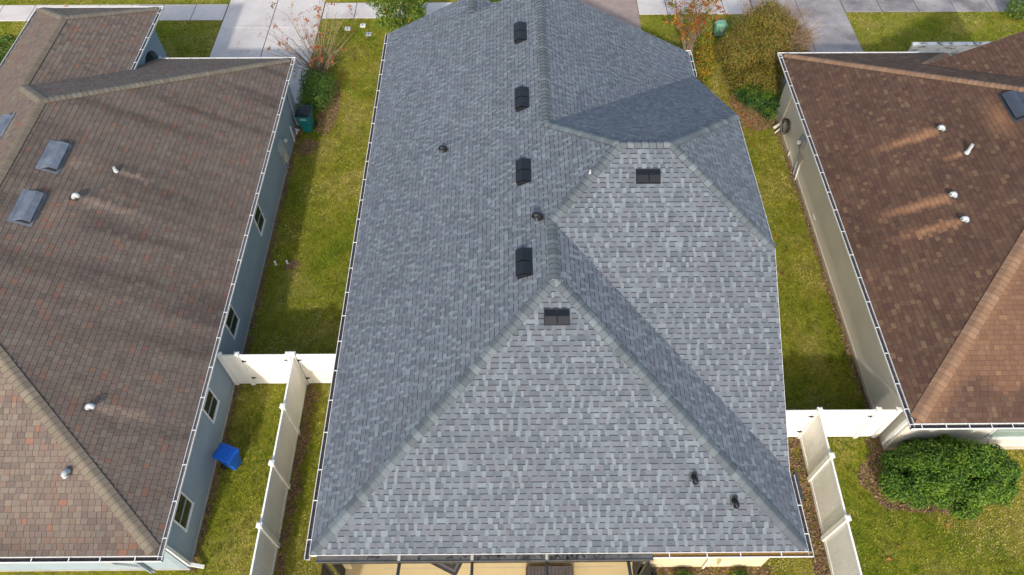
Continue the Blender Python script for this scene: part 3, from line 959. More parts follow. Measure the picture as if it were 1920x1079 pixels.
LWX, LWY = -8.93, 5.45
m = MB()
m.box(-8.93 - 0.2, LWX, LWY, 24.1, 0.12, 2.6)
m.box(-20.6, LWX - 0.2, 23.9, 24.1, 0.12, 2.6)
m.box(-20.6, -20.4, LWY, 23.9, 0.12, 2.6)
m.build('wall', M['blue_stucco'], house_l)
MB().box(-20.6, LWX - 0.2, LWY - 0.001, LWY + 0.2, 0.12, 2.6).build('near_wall', M['lit_blue_stucco'], house_l)
m = MB(); m.box(-9.2, LWX + 0.015, LWY - 0.015, 24.1, 0, 0.12); m.box(-20.6, -9.2, LWY - 0.015, LWY + 0.2, 0, 0.12)
m.build('foundation', M['grey_conc'], house_l)
m = MB(); m.box(LWX, LX - 0.03, LYN + 0.03, LYF - 0.03, 2.57, 2.59); m.box(-20.6, LWX, LYN + 0.03, LWY, 2.57, 2.59); m.box(-14.2, LWX, 24.1, LYF - .03, 2.57, 2.59)
m.build('soffit', M['soffit'], house_l)
for y0, y1, z0, z1 in ((16.80, 17.54, 0.92, 1.88), (12.38, 13.16, 0.98, 1.9), (9.44, 10.18, 0.96, 1.87), (6.22, 7.02, 0.95, 1.9)):
    window(house_l, 'y', LWX, y0, y1, z0, z1, 1)
edge_trim(house_l, (LX, LYN), (LX, LYF), (1, 0), E0)
edge_trim(house_l, (-20.9, LYN), (LX, LYN), (0, -1), E0)
edge_trim(house_l, (PX, LYF), (LX, LYF), (0, 1), E0)
edge_trim(house_l, (PX, KY + PX - KX - 0.1), (PX, PYF), (1, 0), PZ)
edge_trim(house_l, (2 * KX - PX, PYF), (PX, PYF), (0, 1), PZ)
edge_trim(house_l, (2 * KX - PX, 13.0), (2 * KX - PX, PYF), (-1, 0), PZ)
gutter(house_l, (LX, LYN - 0.09), (LX, LYF + 0.1), (1, 0), E0 - 0.012, step=0.98, w=0.12, inner='gutter_in_grey')
gutter(house_l, (-20.9, LYN - 0.002), (LX + 0.12, LYN - 0.002), (0, -1), E0 - 0.014, step=0.8, w=0.13)
gutter(house_l, (PX + 0.1, LYF + 0.002), (LX + 0.12, LYF + 0.002), (0, 1), E0 - 0.014, step=0.9)
gutter(house_l, (PX, KY + PX - KX), (PX, PYF + 0.1), (1, 0), PZ - 0.012, step=0.8)
gutter(house_l, (2 * KX - PX - 0.1, PYF + 0.002), (PX + 0.12, PYF + 0.002), (0, 1), PZ - 0.014, hang=False)
gutter(house_l, (2 * KX - PX, 13.0), (2 * KX - PX, PYF + 0.1), (-1, 0), PZ - 0.012, hang=False)
# portico walls with an arched opening on the right side
m = MB()
pw = PX - 0.38
yA0, yA1 = 22.9, 26.15
ac, ar, spring = 24.75, 0.75, 2.05
m.box(pw - 0.25, pw, yA0, ac - ar, 0, PZ - 0.2)
m.box(pw - 0.25, pw, ac + ar, yA1, 0, PZ - 0.2)
nseg = 14
for i in range(nseg):
    t0 = math.pi * i / nseg; t1 = math.pi * (i + 1) / nseg
    ya, za = ac + ar * math.cos(t0), spring + ar * math.sin(t0)
    yb, zb = ac + ar * math.cos(t1), spring + ar * math.sin(t1)
    zt = PZ - 0.2
    m.hexa([(pw - 0.25, yb, zb), (pw, yb, zb), (pw, ya, za), (pw - 0.25, ya, za), (pw - 0.25, yb, zt), (pw, yb, zt), (pw, ya, zt), (pw - 0.25, ya, zt)])
m.box(-19.0, pw - 0.25, yA1 - 0.25, yA1, 0, PZ - 0.2)
m.box(-19.0, -18.75, yA0, yA1 - 0.25, 0, PZ - 0.2)
m.build('portico', M['blue_stucco'], house_l)
m = MB(); m.box(pw - 0.02, pw + 0.03, ac - ar - 0.1, ac + ar + 0.1, spring - 0.05, spring + 0.03); m.box(pw - 0.02, pw + 0.035, ac + ar, ac + ar + 0.1, 0, spring - 0.05)
m.build('portico_trim', M['white'], house_l)
MB().box(-18.7, pw - 0.3, 24.0, yA1 - 0.3, 0, 0.05).build('portico_floor', M['concrete'], house_l)
# roof fittings
domed_vent(house_l, pL['right'], -13.84, 16.24, 1.1, 0.44, 'grey_metal')
domed_vent(house_l, pL['right'], -13.85, 14.16, 1.1, 0.44, 'grey_metal')
domed_vent(house_l, pL['left'], -16.2, 17.75, 1.1, 0.44, 'grey_metal')
gooseneck(house_l, pL['right'], -12.98, 14.93, 'galv', 0.068, 0.19)
stack_pipe(house_l, pL['right'], -12.36, 16.37, 0.045, 0.16)
gooseneck(house_l, pL['right'], -10.91, 8.5, 'galv', 0.068, 0.19)
gooseneck(house_l, pL['near'], -11.0, 6.85, 'galv', 0.068, 0.19)
# downspouts, meters, conduits
downspout(house_l, [(LX + 0.06, 5.30, 2.62), (LWX + 0.05, 5.52, 2.30), (LWX + 0.05, 5.52, 0.28), (LWX + 0.38, 5.50, 0.10)], 'white', 0.09, 0.07)
downspout(house_l, [(LX + 0.06, 23.46, 2.62), (LWX + 0.05, 23.46, 2.32), (LWX + 0.05, 23.46, 0.3), (LWX + 0.32, 23.4, 0.12)], 'box_grey', 0.08, 0.06)
MB().tube([(LWX + 0.04, 22.63, 0.05), (LWX + 0.04, 22.63, 0.85)], 0.028, 8).build('conduit', M['pvc'], house_l)
MB().tube([(LWX + 0.05, 23.1, 0.0), (LWX + 0.06, 23.1, 0.28), (LWX + 0.2, 23.0, 0.3)], 0.04, 8).build('spigot_pipe', M['pvc'], house_l)
bx = MB().box(LWX, LWX + 0.14, 20.75, 21.15, 1.0, 1.55, bev=0.015).build('meter_box', M['box_grey'], house_l)
MB().lathe([(0.085, 0), (0.09, 0.06), (0.05, 0.11)], Matrix.Translation((LWX + 0.14, 21.35, 1.25)) @ Matrix.Rotation(math.radians(90), 4, 'Y'), 14).build('meter_dial', M['galv'], bx, smooth=True)
MB().box(LWX, LWX + 0.1, 21.05, 21.35, 0.35, 0.8, bev=0.012).build('junction_box', M['box_tan'], house_l)
MB().tube([(LWX + 0.05, 20.82, 1.0), (LWX + 0.05, 20.8, 0.0)], 0.022, 6).build('conduit', M['box_grey'], house_l)
MB().tube([(LWX + 0.05, 21.1, 0.4), (LWX + 0.05, 21.08, 0.0)], 0.018, 6).build('conduit', M['box_grey'], house_l)
# conduits on the sunny near wall
m = MB(); m.tube([(-10.7, LWY - 0.05, 1.05), (-10.62, LWY - 0.05, 0.75), (-10.1, LWY - 0.05, 0.45), (-9.9, LWY - 0.05, 0.0)], 0.03, 6)
m.build('conduit', M['box_grey'], house_l)
MB().box(-10.85, -10.6, LWY - 0.1, LWY, 0.95, 1.3, bev=0.01).build('junction_box', M['box_grey'], house_l)
downspout(house_l, [(-9.98, LWY - 0.06, 2.6), (-9.98, LWY - 0.06, 0.05)], 'blue_stucco', 0.08, 0.06)

# ------------------------------------------------------------------ RIGHT HOUSE (dark brown roof, beige walls)
RX, RYN, RYF, RRX = 11.07, 8.44, 24.63, 17.2
RZR = E0 + 0.5 * (RRX - RX)
PN = 0.41
RAN = RYN + (RZR - E0) / PN
RAF = RYF - (RRX - RX)
JX, JY = 15.72, 22.55
JZ = E0 + 0.5 * (RYF - JY)
HCX = JX + (RYF - JY)
house_r = empty('house', (16.5, 16, 0), 'beige house at right with the dark chocolate brown shingle roof', 'house')
pR = dict(
    left=Plane((RX, RYN), (1, 0), E0, 0.5, [[(RX, RYN), (RRX, RAN), (RRX, RAF), (RX, RYF)]]),
    near=Plane((RX, RYN), (0, 1), E0, PN, [[(RX, RYN), (2 * RRX - RX, RYN), (RRX, RAN)]]),
    far=Plane((RX, RYF), (0, -1), E0, 0.5, [
        [(RX, RYF), (JX, RYF - (JX - RX)), (JX, RYF)],
        [(JX, RYF - (JX - RX)), (RRX, RAF), (JX + JY - RAF, RAF), (JX, JY)],
        [(JX, JY), (HCX, RYF), (JX, RYF)]]),
    sliver=Plane((HCX, RYF), (-1, 0), E0, 0.5, [[(JX, JY), (HCX, RYF), (HCX, JY)]]),
    wing=Plane((JX, JY), (1, 0), JZ, 0.5, [[(JX, JY), (20.4, JY), (20.4, JY - (20.4 - JX))]]))
roof_r = roof_deck(house_r, list(pR.values()))
palR = [(0.098, 0.052, 0.034), (0.110, 0.060, 0.039), (0.124, 0.071, 0.044), (0.086, 0.045, 0.031), (0.155, 0.095, 0.056), (0.104, 0.061, 0.041)]
wR = ([22, 25, 20, 12, 10, 11], [30, 25, 8, 24, 2, 11])
pipesR = [(14.46, 18.25, 2.1, 0.2), (14.79, 17.01, 0.75, 0.1), (13.97, 15.49, 2.2, 0.2), (13.96, 14.48, 2.0, 0.17)]
def wear_r(V, BC, PID):
    x, y = V[:, 0], V[:, 1]
    c = BC.copy()
    lf = PID == 0
    s = x - RX
    st = fbm(y * 0.9 + 70, s * 0.5 + 5, 3)
    k = 0.92 + 0.3 * (st - 0.5)
    clean = np.zeros(len(x))
    for (px, py, ln, hw) in pipesR:
        t = (px - x) / ln
        e = np.clip(1 - np.abs(y - py) / hw, 0, 1) * np.clip(t * 10, 0, 1) * np.clip((1 - t) * 1.25, 0, 1)
        clean = np.maximum(clean, np.clip(e * 2.0, 0, 1))
    t = (16.1 - x) / 0.7
    clean = np.maximum(clean, np.clip(1 - np.abs(y - 18.0) / 1.1, 0, 1) * np.clip(t * 10, 0, 1) * np.clip(1 - t, 0, 1) * 0.8)
    clean = np.where(lf, clean, 0)
    nr = PID == 1
    hipd = (x - RX) - (y - RYN) * 0.82               # distance from the hip on the near slope
    wash = np.where(nr, np.clip(1 - np.abs(hipd) / 0.8, 0, 1) * 0.65, 0)
    patch = np.where(nr, np.clip((fbm(x * 0.8 + 5, y * 0.8, 2) - 0.45) * 2.2, 0, 0.28), 0)
    w = np.maximum(np.maximum(clean, wash), patch)
    k = np.where(nr, 0.92, k)
    c = c * k[:, None]
    tgt = np.array((0.34, 0.175, 0.092)) * (0.75 + BC.mean(1)[:, None] * 2.5)
    return c * (1 - w[:, None]) + tgt * w[:, None]
shingle_roof(roof_r, list(pR.values()), 0.143, [0.13, 0.16, 0.2, 0.25], palR, wR, wear_r, 0.008, 0.006, 0.06, 0.007, 0.006, gap=0.006)
capR = [(0.235, 0.135, 0.08), (0.255, 0.15, 0.09), (0.215, 0.125, 0.075), (0.245, 0.15, 0.095)]
RNl, RNn, RNf = nrm(pR['left']), nrm(pR['near']), nrm(pR['far'])
cap_line(roof_r, (RX + 0.1, RYN + 0.12, E0 + 0.05), (RRX, RAN, RZR), RNl, RNn, capR, 'cap_edge', width=0.19, expo=0.17)
cap_line(roof_r, (RX + 0.12, RYF - 0.12, E0 + 0.06), (RRX, RAF, RZR), RNf, RNl, capR, 'cap_edge', width=0.17, expo=0.17)
cap_line(roof_r, (HCX - 0.1, RYF - 0.1, E0 + 0.05), (JX, JY, JZ), nrm(pR['sliver']), RNf, capR, 'cap_edge', width=0.17, expo=0.17)
RWX, RWY = 11.52, 8.86
m = MB()
m.box(RWX, RWX + 0.2, RWY, 24.25, 0.16, 2.6)
m.box(RWX + 0.2, 22.8, 24.05, 24.25, 0.16, 2.6)
m.build('wall', M['beige_stucco'], house_r)
MB().box(RWX + 0.2, 22.8, RWY, RWY + 0.2, 0.16, 2.6).build('near_wall', plain('pale_beige_stucco', (0.62, 0.585, 0.52), 0.9, var=0.05, bumpk=0.3, bscale=45), house_r)
m = MB(); m.box(RWX - 0.035, RWX + 0.2, RWY - 0.035, 24.25, 0, 0.16); m.box(RWX + 0.2, 22.8, RWY - 0.035, RWY + 0.2, 0, 0.16)
m.build('foundation', plain('beige_foundation', (0.47, 0.41, 0.32), 0.9, var=0.1), house_r)
m = MB(); m.box(RX + 0.03, RWX, RYN + 0.03, RYF - 0.03, 2.57, 2.59); m.box(RWX, 22.8, RYN + 0.03, RWY, 2.57, 2.59); m.box(RWX, HCX - .03, 24.25, RYF - .03, 2.57, 2.59)
m.build('soffit', M['soffit'], house_r)
window(house_r, 'x', RWY, 14.15, 16.4, 0.85, 1.75, -1, 'pale_glass')
edge_trim(house_r, (RX, RYN), (RX, RYF), (-1, 0), E0)
edge_trim(house_r, (RX, RYN), (23.3, RYN), (0, -1), E0)
edge_trim(house_r, (RX, RYF), (HCX, RYF), (0, 1), E0)
edge_trim(house_r, (HCX, JY), (HCX, RYF), (1, 0), E0)
rake_trim(house_r, (JX, JY, JZ), (20.4, JY, JZ + 0.5 * (20.4 - JX)), (0, 1, 0))
gutter(house_r, (RX, RYN - 0.09), (RX, RYF + 0.1), (-1, 0), E0 - 0.012, step=0.92, w=0.14)
gutter(house_r, (RX - 0.12, RYN - 0.002), (23.3, RYN - 0.002), (0, -1), E0 - 0.014, step=0.6, w=0.15, first=0.35)
gutter(house_r, (RX - 0.1, RYF + 0.002), (HCX + 0.1, RYF + 0.002), (0, 1), E0 - 0.014, step=0.9)
domed_vent(house_r, pR['left'], 16.42, 18.26, 1.15, 0.46, 'slate_metal')
gooseneck(house_r, pR['left'], 14.46, 18.22, 'galv', 0.07, 0.19)
stack_pipe(house_r, pR['left'], 14.78, 17.0, 0.05, 0.34)
gooseneck(house_r, pR['left'], 13.97, 15.45, 'galv', 0.07, 0.19)
gooseneck(house_r, pR['left'], 13.96, 14.44, 'galv', 0.07, 0.19)
downspout(house_r, [(RX - 0.06, 23.25, 2.62), (RWX - 0.05, 23.25, 2.3), (RWX - 0.05, 23.25, 0.3), (RWX - 0.3, 23.2, 0.12)], 'beige_stucco', 0.09, 0.07)
downspout(house_r, [(RX - 0.06, 8.62, 2.62), (RWX - 0.04, RWY + 0.12, 2.3), (RWX - 0.05, RWY + 0.12, 0.15)], 'white', 0.09, 0.07)
MB().tube([(RWX - 0.06, 23.0, 0.35), (RWX - 0.3, 22.95, 0.05)], 0.025, 8).build('drain_pipe', M['pvc'], house_r)
MB().tube([(RWX - 0.05, 21.6, 0.05), (RWX - 0.05, 21.6, 0.32)], 0.02, 8).build('drain_pipe', M['pvc'], house_r)
bx = MB().box(RWX - 0.14, RWX, 20.75, 21.15, 1.15, 1.65, bev=0.015).build('meter_box', M['box_grey'], house_r)
MB().lathe([(0.09, 0), (0.095, 0.06), (0.05, 0.12)], Matrix.Translation((RWX - 0.14, 20.95, 1.4)) @ Matrix.Rotation(math.radians(-90), 4, 'Y'), 14).build('meter_dial', M['pvc'], bx, smooth=True)
MB().box(RWX - 0.1, RWX, 20.35, 20.6, 0.75, 1.05, bev=0.012).build('junction_box', M['box_tan'], house_r)
MB().tube([(RWX - 0.05, 20.9, 1.15), (RWX - 0.05, 20.75, 0.6), (RWX - 0.05, 20.6, 0.0)], 0.022, 6).build('conduit', M['box_grey'], house_r)
MB().tube([(RWX - 0.05, 20.45, 0.78), (RWX - 0.05, 20.3, 0.0)], 0.03, 6).build('conduit', M['pvc'], house_r)
MB().tube([(RWX - 0.03, 18.1, 0.42), (RWX - 0.03, 17.8, 0.44)], 0.018, 6).build('vent_pipe', M['pvc'], house_r)
# white stained parapet of the entry
m = MB()
m.box(17.2, 21.5, 26.08, 26.22, 0, 2.06)
m.box(17.16, 21.5, 26.05, 26.25, 2.06, 2.12)
def parapet_mat():
    m_, N, L, bs = newmat('stained_white_parapet')
    n = noise_node(N, L, 2.0, 6, 0.7, stretch=(1, 1, 3))
    c = ramp(N, L, n.outputs[0], [(0.38, (0.10, 0.095, 0.085)), (0.47, (0.6, 0.59, 0.57)), (0.7, (0.76, 0.76, 0.75))])
    L.new(c, bs.inputs['Base Color']); bs.inputs['Roughness'].default_value = 0.85
    return m_
m.build('entry_parapet', parapet_mat(), house_r)

# ================================================================== FENCES
FH = 1.83
def post(m, x, y, h=FH + 0.06, w=0.064):
    m.box(x - w, x + w, y - w, y + w, 0, h)
    m.box(x - w - 0.012, x + w + 0.012, y - w - 0.012, y + w + 0.012, h, h + 0.025)
    m.box(x - w - 0.012, x + w + 0.012, y - w - 0.012, y + w + 0.012, h + 0.025, h + 0.07, bev=0.05)

def fence_panel(par, a, b, name='panel', z0=0.05, z1=FH, gate=False):
    """vinyl privacy panel between plan points: rails and tongue-and-groove boards"""
    a = Vector((a[0], a[1], 0)); b = Vector((b[0], b[1], 0)); d = b - a; L = d.length; d.normalize(); s = Vector((-d.y, d.x, 0))
    root = None
    m = MB()
    rail = lambda zz: MB().extrude([(-0.024, zz), (0.024, zz), (0.024, zz + 0.14), (-0.024, zz + 0.14)], a, b, s, (0, 0, 1))
    root = rail(z1 - 0.14).build(name, M['vinyl'], par)
    rail(z0).build('rail', M['vinyl'], root)
    if gate:
        for t in (0.0, L - 0.06):
            MB().extrude([(-0.027, z0 - 0.01), (0.027, z0 - 0.01), (0.027, z1 + 0.01), (-0.027, z1 + 0.01)], a + d * t, a + d * (t + 0.06), s, (0, 0, 1)).build('stile', M['vinyl'], root)
    n = max(1, int(round(L / 0.155)))
    for i in range(n):
        p = a + d * (L * i / n + 0.0012); q = a + d * (L * (i + 1) / n - 0.0012)
        t = 0.011 + 0.0008 * (i % 2)
        MB().extrude([(-t, z0 + 0.13), (t, z0 + 0.13), (t, z1 - 0.13), (-t, z1 - 0.13)], p, q, s, (0, 0, 1)).build('board', M['vinyl'], root)
    return root

def hinge(par, x, y, z, out):
    m = MB()
    m.box(x - 0.09, x + 0.09, y + out * 0.03 - 0.008, y + out * 0.03 + 0.008, z - 0.022, z + 0.022)
    m.box(x - 0.014, x + 0.014, y + out * 0.03 - 0.014, y + out * 0.03 + 0.014, z - 0.06, z + 0.06)
    m.build('hinge', M['black_metal'], par)

def posts(par, pts):
    for x, y in pts:
        m = MB(); post(m, x, y); m.build('post', M['vinyl'], par)

FY = 11.28
f = empty('fence', (-7.7, FY, 0), 'white vinyl fence with a gate between the blue-grey wall and the fence corner', 'fence')
posts(f, [(-8.85, FY), (-8.32, FY), (-6.76, FY)])
fence_panel(f, (-8.78, FY), (-8.39, FY))
g = fence_panel(f, (-8.25, FY), (-6.83, FY), 'gate', gate=True)
hinge(g, -8.22, FY, 1.5, -1); hinge(g, -8.22, FY, 0.45, -1); hinge(g, -6.86, FY, 1.55, -1)
f = empty('fence', (-5.6, FY, 0), 'white vinyl gate panel tucked against the grey roof eave at left', 'fence')
posts(f, [(-4.66, FY)])
g = fence_panel(f, (-6.52, FY), (-4.73, FY), 'gate', gate=True)
hinge(g, -6.5, FY, 1.55, -1); hinge(g, -6.5, FY, 0.4, -1)
f = empty('fence', (-6.6, 8, 0), 'long white vinyl fence running from the gates past the blue cart', 'fence')
ys = [FY, 9.53, 7.8, 6.08, 4.35, 2.6]
posts(f, [(-6.6, y) for y in ys])
for i in range(len(ys) - 1): fence_panel(f, (-6.6, ys[i] - 0.07), (-6.6, ys[i + 1] + 0.07))
GY = 9.29
f = empty('fence', (9.9, GY, 0), 'white vinyl fence with a gate reaching the beige wall at right', 'fence')
posts(f, [(10.72, GY), (11.3, GY)])
g = fence_panel(f, (9.09, GY), (10.65, GY), 'gate', gate=True)
hinge(g, 10.62, GY, 1.5, -1)
fence_panel(f, (10.79, GY), (11.23, GY))
f = empty('fence', (8, GY, 0), 'short white vinyl fence from the grey roof to the right fence corner', 'fence')
posts(f, [(7.08, GY)])
g = fence_panel(f, (7.15, GY), (8.93, GY), 'gate', gate=True)
hinge(g, 8.88, GY, 1.5, -1); hinge(g, 8.88, GY, 0.45, -1)
f = empty('fence', (8.95, 7, 0), 'long white vinyl fence beside the big green bush', 'fence')
pts = [(9.0, GY), (8.97, 7.9), (8.93, 6.15), (8.9, 4.4), (8.87, 2.65)]
posts(f, pts)
for a, b in zip(pts, pts[1:]): fence_panel(f, (a[0], a[1] - 0.07), (b[0], b[1] + 0.07))

# ================================================================== CARTS AND SMALL THINGS
def cart(loc, rz, body, lidm, label, scale=1.0, lettering=False, tilt=0.0):
    """wheeled refuse cart: tapered body, rim, domed lid, wheels, handle"""
    e = empty('wheeled_cart', loc, label, 'trash cart')
    T = Matrix.Translation(loc) @ Matrix.Rotation(rz, 4, 'Z') @ Matrix.Rotation(tilt, 4, 'X') @ Matrix.Scale(scale, 4)
    tr = lambda pts: [T @ Vector(p) for p in pts]
    m = MB()
    rings = [(0.20, 0.215, 0.06), (0.235, 0.265, 0.45), (0.275, 0.325, 0.92)]
    def ring(hx, hy, z, c=0.06):
        pts = []
        for sx, sy in ((1, 1), (-1, 1), (-1, -1), (1, -1)):
            for k in range(4):
                t = math.pi / 2 * ({(1, 1): 0, (-1, 1): 1, (-1, -1): 2, (1, -1): 3}[(sx, sy)]) + math.pi / 2 * k / 3
                pts.append((sx * (hx - c) + c * math.cos(t), sy * (hy - c) + c * math.sin(t), z))
        return pts
    def loft(m, rs):
        k = len(m.v); n = len(rs[0])
        for r in rs: m.v += [tuple(T @ Vector(p)) for p in r]
        for i in range(len(rs) - 1):
            for j in range(n):
                q = (j + 1) % n
                m.f.append((k + i * n + j, k + i * n + q, k + (i + 1) * n + q, k + (i + 1) * n + j)); m.mi.append(0)
        m.f.append(tuple(range(k, k + n))[::-1]); m.mi.append(0)
        e_ = k + (len(rs) - 1) * n
        m.f.append(tuple(range(e_, e_ + n))); m.mi.append(0)
    loft(m, [ring(*r) for r in rings]); m.build('body', body, e, smooth=False)
    m = MB(); loft(m, [ring(0.30, 0.35, 0.90), ring(0.305, 0.355, 0.955)]); m.build('rim', body, e)
    m = MB(); loft(m, [ring(0.295, 0.345, 0.956), ring(0.29, 0.34, 0.985), ring(0.22, 0.27, 1.025)]); l = m.build('lid', lidm, e)
    m = MB(); loft(m, [ring(0.15, 0.19, 1.024, 0.05), ring(0.135, 0.175, 1.04, 0.05)]); m.build('lid_panel', lidm, l)
    m = MB(); m.tube(tr([(-0.24, 0.40, 0.93), (0.24, 0.40, 0.93)]), 0.018 * scale, 8); m.tube(tr([(-0.24, 0.34, 0.93), (-0.24, 0.40, 0.93)]), 0.018 * scale, 6); m.tube(tr([(0.24, 0.34, 0.93), (0.24, 0.40, 0.93)]), 0.018 * scale, 6)
    m.build('handle', body, e)
    for sx in (-1, 1):
        w = MB().lathe([(0.115, -0.03), (0.125, -0.02), (0.125, 0.02), (0.115, 0.03)], T @ Matrix.Translation((sx * 0.265, 0.24, 0.125)) @ Matrix.Rotation(math.pi / 2, 4, 'Y'), 18).build('wheel', M['black_plastic'], e)
    MB().tube(tr([(-0.26, 0.24, 0.125), (0.26, 0.24, 0.125)]), 0.014 * scale, 6).build('axle', M['galv'], e)
    if lettering:
        m = MB()
        for row, (z, n) in enumerate(((0.80, 8), (0.745, 9))):
            for i in range(n):
                x = (i - (n - 1) / 2) * 0.031
                hy = 0.265 + (0.325 - 0.265) * (z - 0.45) / 0.47
                y = -hy - 0.003
                for dx in (-0.009, 0.006):
                    m.hexa(tr([(x + dx, y, z), (x + dx + 0.006, y, z), (x + dx + 0.006, y + 0.004, z), (x + dx, y + 0.004, z),
                               (x + dx, y - 0.006, z + 0.04), (x + dx + 0.006, y - 0.006, z + 0.04), (x + dx + 0.006, y - 0.001, z + 0.04), (x + dx, y - 0.001, z + 0.04)]))
                zz = z + random.choice([0.0, 0.016, 0.034])
                yy = y - 0.006 * (zz - z) / 0.04
                m.hexa(tr([(x - 0.009, yy, zz), (x + 0.012, yy, zz), (x + 0.012, yy + 0.003, zz), (x - 0.009, yy + 0.003, zz), (x - 0.009, yy - 0.001, zz + 0.007), (x + 0.012, yy - 0.001, zz + 0.007), (x + 0.012, yy + 0.002, zz + 0.007), (x - 0.009, yy + 0.002, zz + 0.007)]))
        m.build('lettering', M['white_paint'], e)
    return e
cart((-8.42, 23.35, 0.02), math.radians(-4), M['teal'], M['black_plastic'], 'teal wheeled cart with black lid and white lettering beside the clipped hedge', 1.02, True)
cart((-8.36, 8.52, 0.02), math.radians(68), M['blue_plastic'], M['blue_plastic'], 'bright blue wheeled recycling cart against the blue-grey wall', 0.86)

def hose_coil(loc, axis_x, label, R=0.3, turns=7):
    e = empty('garden_hose', loc, label, 'garden hose')
    m = MB(); pts = []
    for i in range(turns * 18):
        t = 2 * math.pi * i / 18
        r = R * (0.72 + 0.06 * math.sin(i * 0.37) + 0.26 * (i / (turns * 18)))
        dx = 0.05 * math.sin(i * 0.11) + 0.02 * (i // 18) - 0.06
        pts.append((loc[0] + axis_x * (0.1 + dx), loc[1] + r * math.cos(t), loc[2] + r * math.sin(t) * 1.05))
    m.tube(pts, 0.014, 6); m.build('coil', M['hose'], e, smooth=True)
    m = MB(); m.lathe([(0.15, 0), (0.15, 0.1), (0.2, 0.11), (0.2, 0.13)], Matrix.Translation(loc) @ Matrix.Rotation(math.radians(90 * axis_x), 4, 'Y'), 16)
    m.build('holder', M['box_tan'], e)
    return e
hose_coil((RWX - 0.01, 22.62, 0.72), -1, 'dark coiled garden hose hung on the beige wall beside the downspout', 0.33)
# hose pot by the lanai
e = empty('hose_pot', (3.3, 4.95, 0), 'black rounded hose pot by the cream wall and screen room', 'hose pot')
T = Matrix.Translation((3.75, WY0 - 0.32, 0.0))
MB().lathe([(0.18, 0), (0.24, 0.12), (0.27, 0.3), (0.25, 0.42), (0.2, 0.44), (0.19, 0.36)], T, 20).build('bowl', M['black_plastic'], e, smooth=True)
m = MB(); m.tube([T @ Vector((0.17 * math.cos(i * 0.35), 0.17 * math.sin(i * 0.35), 0.34 + 0.003 * i)) for i in range(50)] + [T @ Vector((0.3, -0.05, 0.5)), T @ Vector((0.45, 0.0, 0.25)), T @ Vector((0.5, 0.2, 0.05))], 0.014, 6)
m.build('hose', M['hose'], e)

# utility box, meter lids, sprinklers
e = empty('utility_box', (10.05, 29.75, 0), 'green cabinet-shaped utility box between the orange shrub and the big bush', 'utility box')
T = Matrix.Translation((10.05, 29.8, 0)) @ Matrix.Rotation(0.1, 4, 'Z') @ Matrix.Scale(0.84, 4)
m = MB()
def octring(w, d, z): return [T @ Vector(p) for p in ((w, -d * .6, z), (w, d * .6, z), (w * .6, d, z), (-w * .6, d, z), (-w, d * .6, z), (-w, -d * .6, z), (-w * .6, -d, z), (w * .6, -d, z))]
def loft8(m, rs):
    k = len(m.v)
    for r in rs: m.v += [tuple(p) for p in r]
    for i in range(len(rs) - 1):
        for j in range(8):
            q = (j + 1) % 8
            m.f.append((k + i * 8 + j, k + i * 8 + q, k + (i + 1) * 8 + q, k + (i + 1) * 8 + j)); m.mi.append(0)
    m.f.append(tuple(range(k, k + 8))[::-1]); m.mi.append(0)
    m.f.append(tuple(range(k + 8 * len(rs) - 8, k + 8 * len(rs)))); m.mi.append(0)
loft8(m, [octring(0.27, 0.24, 0.08), octring(0.3, 0.27, 0.7)]); m.build('cabinet', M['green_box'], e)
m = MB(); loft8(m, [octring(0.32, 0.29, 0.68), octring(0.32, 0.29, 0.76), octring(0.24, 0.2, 0.86)]); m.build('lid', M['green_box'], e)
m = MB(); loft8(m, [octring(0.33, 0.3, 0.0), octring(0.3, 0.27, 0.1)]); m.build('base', M['black_plastic'], e)
MB().box(-0.06, 0.06, -0.285, -0.275, 0.42, 0.54, mat=T).build('sticker', M['lid'], e)
def lid_(x, y, label, m_):
    e = empty('meter_lid', (x, y, 0), label, 'meter lid')
    MB().box(x - 0.14, x + 0.14, y - 0.13, y + 0.13, 0.0, 0.05, bev=0.015).build('cover', m_, e)
    MB().box(x - 0.03, x + 0.03, y - 0.03, y + 0.03, 0.05, 0.058).build('reader', M['black_plastic'], e)
lid_(-7.66, 30.42, 'pale meter lid in the front lawn, the one nearer the bare shrub', M['lid'])
lid_(-6.96, 30.66, 'white meter lid in the front lawn nearest the leafy green tree', M['white'])
lid_(-6.6, 29.98, 'grey-blue irrigation lid in the front lawn below the leafy green tree', M['box_grey'])
lid_(25.0, 30.2, 'white lid at the edge of the right front lawn by the small bush', M['white'])
def sprinkler(x, y, label):
    e = empty('sprinkler_head', (x, y, 0), label, 'sprinkler')
    MB().lathe([(0.03, 0), (0.03, 0.14), (0.045, 0.15), (0.05, 0.18), (0.03, 0.19)], Matrix.Translation((x, y, 0)), 12).build('riser', M['pvc'], e)
    MB().lathe([(0.05, 0), (0.05, 0.02), (0.03, 0.035)], Matrix.Translation((x, y, 0)), 12).build('collar', M['lid'], e)
sprinkler(-8.5, 16.17, 'white sprinkler riser nearest the blue-grey wall in the side lawn')
sprinkler(-8.08, 16.2, 'white sprinkler riser beside the bare soil patch in the side lawn')
